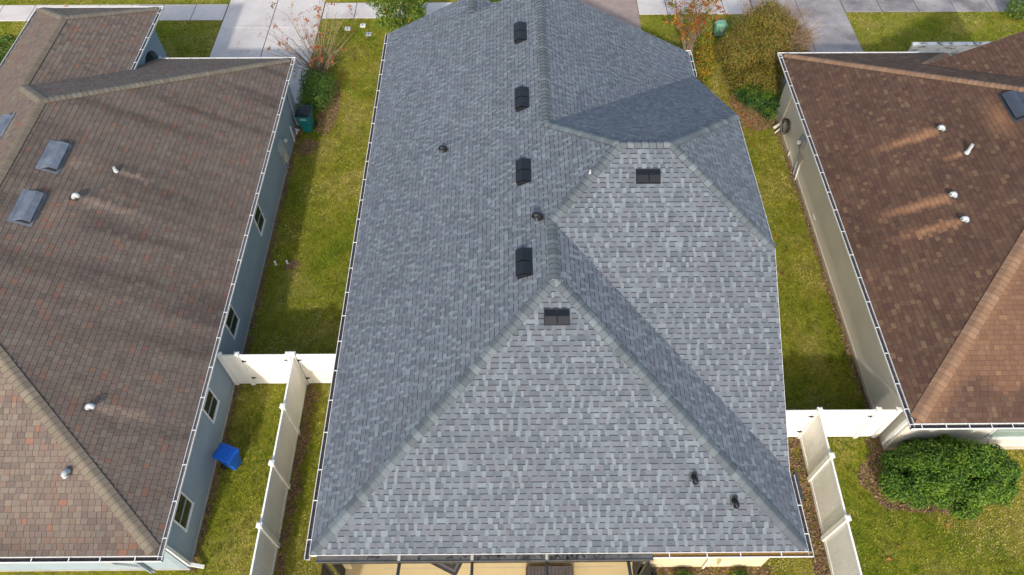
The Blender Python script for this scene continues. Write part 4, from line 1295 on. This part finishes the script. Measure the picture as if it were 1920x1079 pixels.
# patio furniture
e = empty('outdoor_rug', (-1.72, 6.0, 0.06), 'dark patterned square rug set diagonally on the screened patio', 'rug')
T = Matrix.Translation((-1.80, 6.02, 0.062)) @ Matrix.Rotation(math.radians(-26), 4, 'Z')
for s_, z_, mm, nm in ((0.62, 0.012, 'rug', 'pile'), (0.54, 0.015, 'rug2', 'border'), (0.48, 0.018, 'rug', 'field'), (0.38, 0.021, 'rug2', 'border'), (0.33, 0.024, 'rug', 'centre')):
    MB().box(-s_, s_, -s_, s_, 0.0, z_, mat=T).build(nm, M[mm], e)
e = empty('wicker_sofa', (1.05, 5.3, 0.06), 'dark brown wicker sofa end on the screened patio', 'sofa')
MB().box(0.42, 1.72, 4.5, 5.4, 0.1, 0.36, bev=0.03).build('base', M['wicker'], e)
for i in range(13):
    MB().box(0.47 + i * 0.0945, 0.47 + i * 0.0945 + 0.08, 4.52, 5.37, 0.36, 0.385).build('slat', M['cushion'], e)
for x, y in ((0.5, 4.6), (1.64, 4.6), (0.5, 5.3), (1.64, 5.3)):
    MB().box(x - 0.04, x + 0.04, y - 0.04, y + 0.04, 0.06, 0.1).build('leg', M['wicker'], e)

# ================================================================== PLANTS
def leaf_mesh(name, P, Nrm, size, cols, parent, aspect=0.5, kind=None):
    """kite-shaped leaves at points P facing Nrm"""
    n = len(P)
    rnd = RNG.normal(size=(n, 3))
    Nn = Nrm / (np.linalg.norm(Nrm, axis=1, keepdims=True) + 1e-9)
    t = np.cross(Nn, rnd); t /= (np.linalg.norm(t, axis=1, keepdims=True) + 1e-9)
    b = np.cross(Nn, t)
    s = np.asarray(size)[:, None]
    bend = Nn * s * 0.18
    V = np.stack([P - t * s * 0.5, P + b * s * aspect * 0.5 + bend * 0.5, P + t * s * 0.5 - bend * 0.4, P - b * s * aspect * 0.5 + bend * 0.5], 1).reshape(-1, 3)
    k = np.arange(n) * 4
    loops = np.stack([k, k + 1, k + 2, k, k + 2, k + 3], 1).ravel()
    starts = np.arange(2 * n) * 3
    C = np.repeat(cols, 4, axis=0)
    o = np_mesh(name, V, loops, starts, np.full(2 * n, 3), M['leaf'], None, C, parent)
    return o

def pick(pal, w, n, jit=0.18):
    pal = np.array(pal); w = np.array(w, float); w /= w.sum()
    c = pal[RNG.choice(len(pal), n, p=w)]
    return c * (1 + RNG.uniform(-jit, jit, (n, 1)))

def lump_cloud(lumps, n, fill=0.25, up=0.35, fuzz=0.05):
    """leaf points over the shells of several lumps (x,y,z,rx,ry,rz), with some inside"""
    L = np.array(lumps, float)
    area = (L[:, 3] * L[:, 4] + L[:, 3] * L[:, 5] + L[:, 4] * L[:, 5])
    idx = RNG.choice(len(L), n, p=area / area.sum())
    d = RNG.normal(size=(n, 3)); d /= np.linalg.norm(d, axis=1, keepdims=True)
    low = d[:, 2] < -0.3
    d[low, 2] *= -0.5
    d /= np.linalg.norm(d, axis=1, keepdims=True)
    bumpy = 0.86 + 0.3 * fbm(d[:, 0] * 3 + idx * 7.3 + 50, d[:, 1] * 3 + d[:, 2] * 2 + 50, 3)
    r = np.where(RNG.random(n) < fill, RNG.uniform(0.4, 0.9, n), RNG.uniform(0.86, 1.06, n)) * bumpy
    P = L[idx, :3] + d * L[idx, 3:] * r[:, None] + RNG.normal(0, fuzz, (n, 3))
    keep = np.ones(n, bool)
    for q in range(len(L)):
        e = np.linalg.norm((P - L[q, :3]) / L[q, 3:], axis=1)
        keep &= ~((e < 0.72) & (idx != q) & (RNG.random(n) < 0.85))
    keep &= P[:, 2] > 0.02
    Nv = d + RNG.normal(size=(n, 3)) * 0.55 + np.array((0, 0, up))
    return P[keep], Nv[keep], d[keep]

def stems(name, base, tips, r0, mat, parent, wob=0.08, n=5, seg=5):
    m = MB()
    for t in tips:
        b = Vector(base) + Vector((random.uniform(-0.08, 0.08), random.uniform(-0.08, 0.08), -0.02)); t = Vector(t)
        pts = []
        for i in range(seg + 1):
            f_ = i / seg
            p = b.lerp(t, f_) + Vector((random.gauss(0, wob), random.gauss(0, wob), 0)) * (f_ * (1 - f_) * 2)
            p.z += 0.25 * f_ * (1 - f_) * (t - b).length * 0.3
            pts.append(p)
        m.tube(pts, [r0 * (1 - 0.75 * i / seg) for i in range(seg + 1)], n, cap=False)
    return m.build(name, mat, parent)

GREEN = [(0.028, 0.085, 0.011), (0.045, 0.120, 0.015), (0.075, 0.165, 0.020), (0.115, 0.20, 0.028), (0.018, 0.052, 0.010)]
def shrub(name, base, lumps, n, size, pal, w, label, cat, group=None, stem_r=0.02, stem_mat='bark_dark', fill=0.25, nst=10, young=True):
    e = empty(name, base, label, cat, group)
    P, Nv, d = lump_cloud(lumps, n, fill)
    s = RNG.uniform(size[0], size[1], len(P))
    cl = pick(pal, w, len(P), 0.25)
    if young:
        t = np.clip((fbm(P[:, 0] * 3.1, P[:, 1] * 3.1 + P[:, 2] * 2, 2) - 0.5) * 3.5, 0, 1)[:, None]
        cl = cl * (1 - t) + (cl * 0.5 + np.array((0.09, 0.15, 0.012))) * t
    leaf_mesh('foliage', P, Nv, s, cl, e)
    tips = []
    for i in range(nst):
        l = random.choice(lumps)
        tips.append((l[0] + random.gauss(0, l[3] * 0.4), l[1] + random.gauss(0, l[4] * 0.4), l[2] + l[5] * random.uniform(0.1, 0.7)))
    stems('stems', base, tips, stem_r, M[stem_mat], e)
    return e

# big glossy bush at the near right
lumps = [(12.8, 7.7, 0.55, 1.55, 0.8, 0.75)]
for i in range(95):
    a = random.uniform(0, 2 * math.pi); r = random.random() ** 0.45
    x = 12.8 + 1.78 * r * math.cos(a); y = 7.7 + 0.95 * r * math.sin(a)
    h = 1.75 * math.sqrt(max(0.06, 1 - 0.86 * r * r)) * random.uniform(0.78, 1.14)
    q = random.uniform(0.15, 0.30)
    lumps.append((x, y, max(0.15, h - q * 0.6), q, q, q * random.uniform(1.0, 1.7)))
shrub('bush', (12.8, 7.7, 0), lumps, 80000, (0.06, 0.11), [(0.036, 0.100, 0.010), (0.058, 0.142, 0.013), (0.098, 0.195, 0.016), (0.15, 0.24, 0.022), (0.020, 0.056, 0.010), (0.24, 0.30, 0.035)], [20, 30, 24, 11, 12, 3], 'big rounded bright green bush in front of the beige house wall', 'bush', fill=0.2, nst=16)
# clipped hedge by the teal cart
lumps = [(-8.3, 24.75, 0.55, 0.62, 0.75, 0.75), (-8.15, 25.35, 0.6, 0.68, 0.6, 0.78), (-8.45, 25.5, 0.65, 0.5, 0.6, 0.75), (-8.1, 24.4, 0.5, 0.5, 0.45, 0.7), (-7.95, 24.9, 0.5, 0.45, 0.6, 0.65)]
shrub('hedge', (-8.2, 25.0, 0), lumps, 7000, (0.05, 0.09), GREEN + [(0.2, 0.24, 0.04)], [14, 28, 30, 14, 12, 3], 'clipped green hedge between the teal cart and the bare-stemmed shrub', 'hedge')
# leafy evergreen tree by the centre house
e = empty('evergreen_tree', (-4.55, 28.6, 0), 'leafy green tree beside the front left corner of the grey roof', 'tree')
lumps = []
for i in range(16):
    a = random.uniform(0, 6.28); r = math.sqrt(random.random())
    lumps.append((-4.75 + 1.0 * r * math.cos(a), 28.9 + 1.15 * r * math.sin(a), 2.2 + random.uniform(-0.5, 0.75), random.uniform(0.35, 0.6), random.uniform(0.35, 0.6), random.uniform(0.35, 0.55)))
P, Nv, d = lump_cloud(lumps, 10000, 0.5)
leaf_mesh('crown', P, Nv, RNG.uniform(0.08, 0.15, len(P)), pick([(0.07, 0.14, 0.012), (0.115, 0.19, 0.018), (0.18, 0.23, 0.025), (0.04, 0.085, 0.01), (0.40, 0.28, 0.02)], [26, 30, 22, 18, 3], len(P)), e)
stems('trunk', (-4.55, 28.6, 0), [(l[0], l[1], l[2]) for l in lumps[:9]], 0.05, M['bark'], e, n=6)

def crape(name, base, spread, height, nst, label, leaf_pal, leaf_w, per, bark, lean=(0, 0), twig=3, cl=(0.10, 0.3), leafsize=(0.065, 0.125)):
    """multi-stemmed shrub: a fan of thin stems with twigs and scattered leaf sprays"""
    e = empty(name, base, label, 'shrub')
    m = MB(); LPt = []
    B = Vector(base)
    for i in range(nst):
        a = random.uniform(0, 2 * math.pi); rr = math.sqrt(random.random())
        tip = B + Vector((spread * rr * math.cos(a) + lean[0], spread * rr * math.sin(a) + lean[1], height * random.uniform(0.75, 1.08) * (1 - 0.25 * rr * rr)))
        b0 = B + Vector((0.14 * math.cos(a) * rr, 0.14 * math.sin(a) * rr, -0.02))
        pts = []; seg = 7
        for k in range(seg + 1):
            f_ = k / seg
            p = b0.lerp(tip, f_)
            p.x += random.gauss(0, 0.035) + (B.x - tip.x) * 0.12 * math.sin(math.pi * f_)
            p.y += random.gauss(0, 0.035) + (B.y - tip.y) * 0.12 * math.sin(math.pi * f_)
            pts.append(p)
        r0 = random.uniform(0.014, 0.026)
        m.tube(pts, [r0 * (1 - 0.72 * k / seg) for k in range(seg + 1)], 5, cap=False)
        LPt.append(pts[-1])
        for k in range(twig):
            q = pts[random.randint(3, seg)]
            dirv = (tip - b0).normalized() + Vector((random.gauss(0, 0.45), random.gauss(0, 0.45), random.gauss(0.1, 0.3)))
            t2 = q + dirv.normalized() * random.uniform(0.3, 0.85)
            m.tube([q, q.lerp(t2, 0.5) + Vector((random.gauss(0, 0.03), random.gauss(0, 0.03), 0)), t2], [0.008, 0.006, 0.003], 4, cap=False)
            LPt.append(t2)
    m.build('stems', bark, e)
    P = []; 
    for p in LPt:
        if random.random() > per[0]: continue
        n = random.randint(*per[1]); R = random.uniform(*cl)
        ax = Vector((random.gauss(0, 1), random.gauss(0, 1), random.gauss(0.3, 0.6))).normalized()
        ci = RNG.choice(len(leaf_pal), p=np.array(leaf_w) / sum(leaf_w))
        for k in range(n):
            v = Vector(p) + ax * random.uniform(-R, R) + Vector((random.gauss(0, 0.05), random.gauss(0, 0.05), random.gauss(0, 0.05)))
            c = np.array(leaf_pal[ci if random.random() < 0.65 else RNG.choice(len(leaf_pal))]) * random.uniform(0.8, 1.2)
            P.append((*v, *c))
    P = np.array(P)
    leaf_mesh('foliage', P[:, :3], RNG.normal(size=(len(P), 3)) + np.array((0, 0, 0.7)), RNG.uniform(leafsize[0], leafsize[1], len(P)), P[:, 3:], e, aspect=0.55)
    return e
AUT = [(0.40, 0.07, 0.02), (0.45, 0.14, 0.02), (0.16, 0.13, 0.02), (0.28, 0.09, 0.05), (0.09, 0.08, 0.04), (0.40, 0.26, 0.03)]
crape('crape_myrtle', (-8.4, 26.85, 0), 2.05, 2.9, 46, 'bare multi-stemmed shrub with a few orange leaves by the left driveway', AUT, [12, 26, 16, 10, 12, 14], (0.2, (10, 24)), M['bark'], lean=(-0.25, 0.2))
crape('crape_myrtle', (8.35, 28.3, 0), 1.15, 2.6, 30, 'upright thin-stemmed shrub with orange and green leaves behind the grey roof', AUT + [(0.12, 0.16, 0.02)], [30, 26, 14, 6, 2, 18, 26], (0.85, (16, 36)), M['bark'], lean=(0.1, 0.5))
# golden-leaved shrub next to the green utility box
lumps = [(8.85, 27.2, 0.8, 0.4, 0.6, 0.5), (8.95, 27.9, 0.9, 0.35, 0.5, 0.5), (8.75, 26.5, 0.6, 0.4, 0.5, 0.45), (8.6, 26.0, 0.4, 0.35, 0.45, 0.35)]
shrub('shrub', (8.85, 27.1, 0), lumps, 2600, (0.07, 0.13), [(0.42, 0.24, 0.015), (0.22, 0.22, 0.02), (0.12, 0.16, 0.02), (0.45, 0.13, 0.01)], [30, 30, 26, 10], 'golden yellow and green shrub in front of the green utility box', 'shrub', fill=0.5)
# large brownish bush
e = empty('large_bush', (11.05, 26.3, 0), 'tall olive brown bush with bare twigs above the dark green shrub', 'bush')
lumps = []
for i in range(70):
    a = random.uniform(0, 6.28); r = math.sqrt(random.random())
    zt = 1.65 + random.uniform(-1.35, 1.05) * (1 - 0.35 * r)
    q = random.uniform(0.22, 0.5)
    lumps.append((11.0 + 1.6 * r * math.cos(a), 26.4 + 1.6 * r * math.sin(a), zt, q, q, q * random.uniform(0.8, 1.2)))
for x, y, z in ((10.2, 25.3, 0.6), (10.7, 25.1, 0.7), (11.2, 25.2, 0.8), (10.0, 25.9, 0.7), (10.5, 25.2, 1.2)):
    lumps.append((x, y, z, 0.4, 0.35, 0.45))
for x, y, z in ((11.6, 27.3, 2.5), (12.0, 26.8, 2.3), (11.2, 27.5, 2.8), (10.6, 27.2, 2.6), (12.2, 27.4, 1.9), (11.5, 26.4, 2.7), (10.2, 26.8, 2.2), (11.0, 26.6, 2.9)):
    lumps.append((x, y, z, 0.42, 0.42, 0.42))
P, Nv, d = lump_cloud(lumps, 120000, 0.35, fuzz=0.11)
shade = pick([(0.14, 0.150, 0.018), (0.21, 0.195, 0.025), (0.30, 0.18, 0.040), (0.07, 0.085, 0.014), (0.34, 0.21, 0.045), (0.21, 0.12, 0.045)], [28, 28, 14, 12, 10, 8], len(P), 0.3)
brown = np.clip((P[:, 0] - 11.3) * 0.5 + (P[:, 2] - 2.0) * 0.35, 0, 1)[:, None] * 0.6          # more dry twiggy growth up on the right
leaf_mesh('foliage', P, Nv, RNG.uniform(0.05, 0.09, len(P)), shade * (1 - brown) + np.array((0.25, 0.16, 0.07)) * brown, e)
m = MB()
for i in range(240):
    a = random.uniform(-1.1, 2.4); r = random.uniform(0.5, 1.3)
    b0 = Vector((11.15 + r * math.cos(a), 26.5 + r * 1.0 * math.sin(a), random.uniform(1.6, 2.6)))
    dv = Vector((math.cos(a) * 0.7, math.sin(a) * 0.8, random.uniform(0.25, 0.9))).normalized()
    L_ = random.uniform(0.6, 1.3)
    mid = b0 + dv * L_ * 0.5 + Vector((random.gauss(0, 0.06), random.gauss(0, 0.06), 0))
    m.tube([b0, mid, b0 + dv * L_ + Vector((0, 0, 0.1))], [0.010, 0.008, 0.003], 4, cap=False)
    for k in range(2):
        t2 = mid + (dv + Vector((random.gauss(0, 0.5), random.gauss(0, 0.5), random.gauss(0, 0.4)))).normalized() * 0.45
        m.tube([mid, t2], [0.006, 0.003], 3, cap=False)
m.build('twigs', plain('brown_twig', (0.25, 0.165, 0.105), 0.9, var=0.3, scale=10), e)
stems('stems', (11.05, 26.3, 0), [(l[0], l[1], l[2]) for l in lumps[:14]], 0.03, M['bark_dark'], e)
# dark green shrub below it
lumps = [(10.55, 24.5, 0.5, 0.55, 0.5, 0.55), (11.05, 24.3, 0.45, 0.45, 0.5, 0.55), (10.2, 24.95, 0.45, 0.4, 0.45, 0.5), (10.95, 24.9, 0.6, 0.55, 0.45, 0.55), (11.1, 23.85, 0.3, 0.3, 0.35, 0.35)]
shrub('shrub', (10.7, 24.5, 0), lumps, 5000, (0.06, 0.11), [(0.012, 0.05, 0.008), (0.02, 0.08, 0.012), (0.035, 0.11, 0.016), (0.05, 0.13, 0.02)], [26, 36, 26, 12], 'low dark green shrub beneath the tall olive brown bush', 'shrub')
# edge-of-frame bushes and small bedding plants
lumps = [(-21.6, 26.2, 0.7, 0.8, 1.0, 0.8), (-21.0, 27.2, 0.6, 0.7, 0.8, 0.7), (-22.3, 27.4, 0.8, 0.9, 0.9, 0.8), (-20.6, 25.4, 0.5, 0.6, 0.8, 0.6)]
shrub('bush', (-21.6, 26.6, 0), lumps, 7000, (0.07, 0.15), GREEN + [(0.16, 0.17, 0.04)], [16, 26, 26, 16, 10, 6], 'green bush at the left edge behind the portico roof', 'bush')
lumps = [(24.6, 31.0, 0.5, 0.55, 0.5, 0.55), (25.2, 30.9, 0.5, 0.6, 0.5, 0.55)]
shrub('bush', (24.9, 30.95, 0), lumps, 2200, (0.07, 0.13), [(0.09, 0.17, 0.02), (0.15, 0.22, 0.03), (0.05, 0.11, 0.015)], [40, 36, 24], 'bright green bush at the right edge by the sidewalk', 'bush')
for x, y, r, lab in ((4.75, 5.0, 0.24, 'small leafy bedding plant nearest the hose pot under the cream wall'), (6.3, 5.02, 0.2, 'small leafy bedding plant farthest from the hose pot under the cream wall')):
    shrub('bedding_plant', (x, y, 0), [(x, y, 0.16, r, r, 0.2), (x + 0.12, y + 0.05, 0.14, r * 0.7, r * 0.7, 0.18)], 500, (0.05, 0.1), [(0.06, 0.15, 0.02), (0.12, 0.22, 0.03), (0.03, 0.08, 0.01)], [40, 30, 30], lab, 'plant', nst=4, stem_r=0.008)

# ================================================================== LAWN AND LITTER
def in_any(x, y, rects):
    k = np.zeros(len(x), bool)
    for a, b, c, d_ in rects: k |= (x > a) & (x < b) & (y > c) & (y < d_)
    return k
# (x0,x1,y0,y1,density per square metre)
lawn = [(-8.9, -4.2, 4.3, 31.22, 420), (7.0, 11.5, 4.3, 31.4, 420), (11.5, 18.5, 4.3, 8.85, 420), (-17.4, -13.84, 26.3, 31.12, 330), (-4.2, 0.4, 26.3, 31.2, 200),
        (16.64, 27.5, 26.1, 31.55, 300), (-26, -13.84, 32.5, 33.6, 250), (-9, 0.4, 32.58, 33.6, 250), (-26, -19.2, 22, 31.1, 200), (-14, -8.9, 4.3, 5.43, 300), (6.46, 7.0, 24.9, 31.4, 300), (3.5, 7.0, 4.3, 5.42, 420)]
beds = [(-8.9, -8.72, 5.4, 24.2), (7.0, 9.05, 4.3, 4.3)]
XY = []
for a, b, c, d_, den in lawn:
    n = int((b - a) * (d_ - c) * den)
    XY.append(np.stack([RNG.uniform(a, b, n), RNG.uniform(c, d_, n)], 1))
XY = np.concatenate(XY)
x, y = XY[:, 0], XY[:, 1]
edge = 0.10 + 0.14 * fbm(x * 0 + 3, y * 1.7, 3)
bare = (x < -8.9 + edge) & (x > -8.93) & (y > 5.4) & (y < 24.2)                       # along the blue-grey wall
bare |= (x > 11.5 - edge * 1.1) & (x < 11.52) & (y > 8.8) & (y < 24.3)                # along the beige wall
sl = 0.30 * fbm(y * 1.3, x * 0 + 9, 3)
bare |= (x > -6.55) & (x < -6.42 + sl * 1.1) & (y < 11.2)                 # soil strip beside the long left fence
bare |= (x > 8.9 - 0.35 - sl * 0.9) & (x < 8.95) & (y < 9.2)              # soil strip beside the long right fence
bare |= ((x + 7.75) / 0.45) ** 2 + ((y - 24.7) / 1.75) ** 2 < 0.8 + 0.5 * fbm(x * 2, y * 2, 2)
bare |= ((x + 7.9) / 0.28) ** 2 + ((y - 16.12) / 0.22) ** 2 < 0.7 + 0.6 * fbm(x * 4, y * 4, 2)
bare |= ((x + 8.3) / 0.45) ** 2 + ((y - 22.3) / 0.45) ** 2 < 0.7 + 0.6 * fbm(x * 3, y * 3, 2)
bare |= ((x - 12.35) / 1.9) ** 2 + ((y - 7.85) / 1.05) ** 2 < 0.8 + 0.35 * fbm(x * 2, y * 2, 2)
bare |= ((x - 10.6) / 1.0) ** 2 + ((y - 24.6) / 1.6) ** 2 < 0.6 + 0.5 * fbm(x * 2, y * 2, 2)
bare |= (x > 3.4) & (x < 7.3) & (y > 4.6) & (y < 5.45)
bare |= (x > 11.0) & (x < 11.6) & (y > 8.3) & (y < 9.2)
blade_ok = ~bare
gx, gy = x[blade_ok], y[blade_ok]
n = len(gx)
patch = fbm(gx * 0.45 + 9, gy * 0.45 + 2, 3)
fine = fbm(gx * 2.6 + 4, gy * 2.6 + 7, 2)
dry = np.clip((patch - 0.5) * 2.2 + (fine - 0.5) * 0.9 + RNG.normal(0, 0.30, n) + 0.40, 0, 1)
g0 = np.array((0.140, 0.200, 0.016)); g1 = np.array((0.300, 0.295, 0.036)); g2 = np.array((0.42, 0.355, 0.125))
c = np.where(dry[:, None] < 0.5, g0 + (g1 - g0) * (dry[:, None] * 2), g1 + (g2 - g1) * (dry[:, None] * 2 - 1))
clump = fbm(gx * 5.5 + 21, gy * 5.5 + 3, 2)
c = c * (1.18 - 0.5 * np.clip((clump - 0.45) * 4, 0, 1))[:, None]
c = c * RNG.uniform(0.65, 1.35, (n, 1))
T3 = 3
base = np.repeat(np.stack([gx, gy, np.zeros(n)], 1), T3, axis=0) + np.concatenate([RNG.normal(0, 0.022, (n * T3, 2)), np.zeros((n * T3, 1))], 1)
ang = RNG.uniform(0, 2 * np.pi, n * T3); lean = RNG.uniform(0.015, 0.05, n * T3); hgt = RNG.uniform(0.02, 0.05, n * T3); wd = RNG.uniform(0.006, 0.014, n * T3)
px_ = np.stack([-np.sin(ang), np.cos(ang), np.zeros(n * T3)], 1) * wd[:, None]
tip = base + np.stack([np.cos(ang) * lean, np.sin(ang) * lean, hgt], 1)
V = np.stack([base - px_, base + px_, tip], 1).reshape(-1, 3)
N3 = n * T3
o = np_mesh('lawn_grass', V, np.arange(N3 * 3), np.arange(N3) * 3, np.full(N3, 3), M['grass'], None, np.repeat(np.repeat(c, T3, axis=0), 3, axis=0))
tag(o, 'short olive and straw coloured lawn grass between the houses', 'grass', kind='stuff')

# leaf litter and bare soil on the beds
bxy = XY[bare]
bxy = np.concatenate([bxy, bxy + RNG.normal(0, 0.03, bxy.shape)])
n = len(bxy)
P = np.stack([bxy[:, 0], bxy[:, 1], RNG.uniform(0.006, 0.03, n)], 1)
Nv = RNG.normal(size=(n, 3)) * 0.45 + np.array((0, 0, 1.0))
cols = pick([(0.19, 0.115, 0.068), (0.24, 0.15, 0.09), (0.15, 0.095, 0.065), (0.29, 0.175, 0.10), (0.22, 0.16, 0.09), (0.33, 0.23, 0.14)], [24, 24, 20, 12, 16, 6], n)
o = leaf_mesh('leaf_litter', P, Nv, RNG.uniform(0.05, 0.10, n), cols, None, aspect=0.7)
o.data.materials[0] = M['litter']
tag(o, 'brown soil and leaf litter along the walls, fences and under the bushes', 'leaf litter', kind='stuff')
# fallen orange leaves
pts = [(11.2, 8.0), (11.35, 7.75), (12.0, 7.1), (11.0, 5.9), (12.6, 6.5), (10.62, 5.55), (10.05, 17.35), (9.9, 15.6), (10.9, 21.6), (-7.4, 30.2), (-6.9, 26.3), (-7.1, 28.2), (-7.4, 27.1), (-7.6, 30.6), (-20.5, 32.9), (-21.8, 32.3), (10.0, 23.3), (10.2, 22.9), (9.9, 24.0), (9.6, 25.2)]
for i in range(420):
    pts.append((random.gauss(9.9, 0.5), random.gauss(24.4, 1.5)))
for i in range(170):
    pts.append((random.gauss(-7.2, 0.8), random.gauss(27.5, 1.6)))
for i in range(60):
    pts.append((random.uniform(-13, -9.2), random.uniform(27, 32)))
P = np.array([(a, b, 0.05) for a, b in pts]); n = len(P)
sz = RNG.uniform(0.05, 0.1, n); sz[:20] = RNG.uniform(0.14, 0.2, 20)
o = leaf_mesh('fallen_leaves', P, RNG.normal(size=(n, 3)) * 0.3 + np.array((0, 0, 1.0)), sz, pick([(0.45, 0.11, 0.02), (0.40, 0.19, 0.05), (0.28, 0.13, 0.05), (0.5, 0.24, 0.04)], [3, 3, 3, 1], n), None, aspect=0.75)
tag(o, 'fallen orange leaves scattered on the lawns and driveway', 'leaves', kind='stuff')
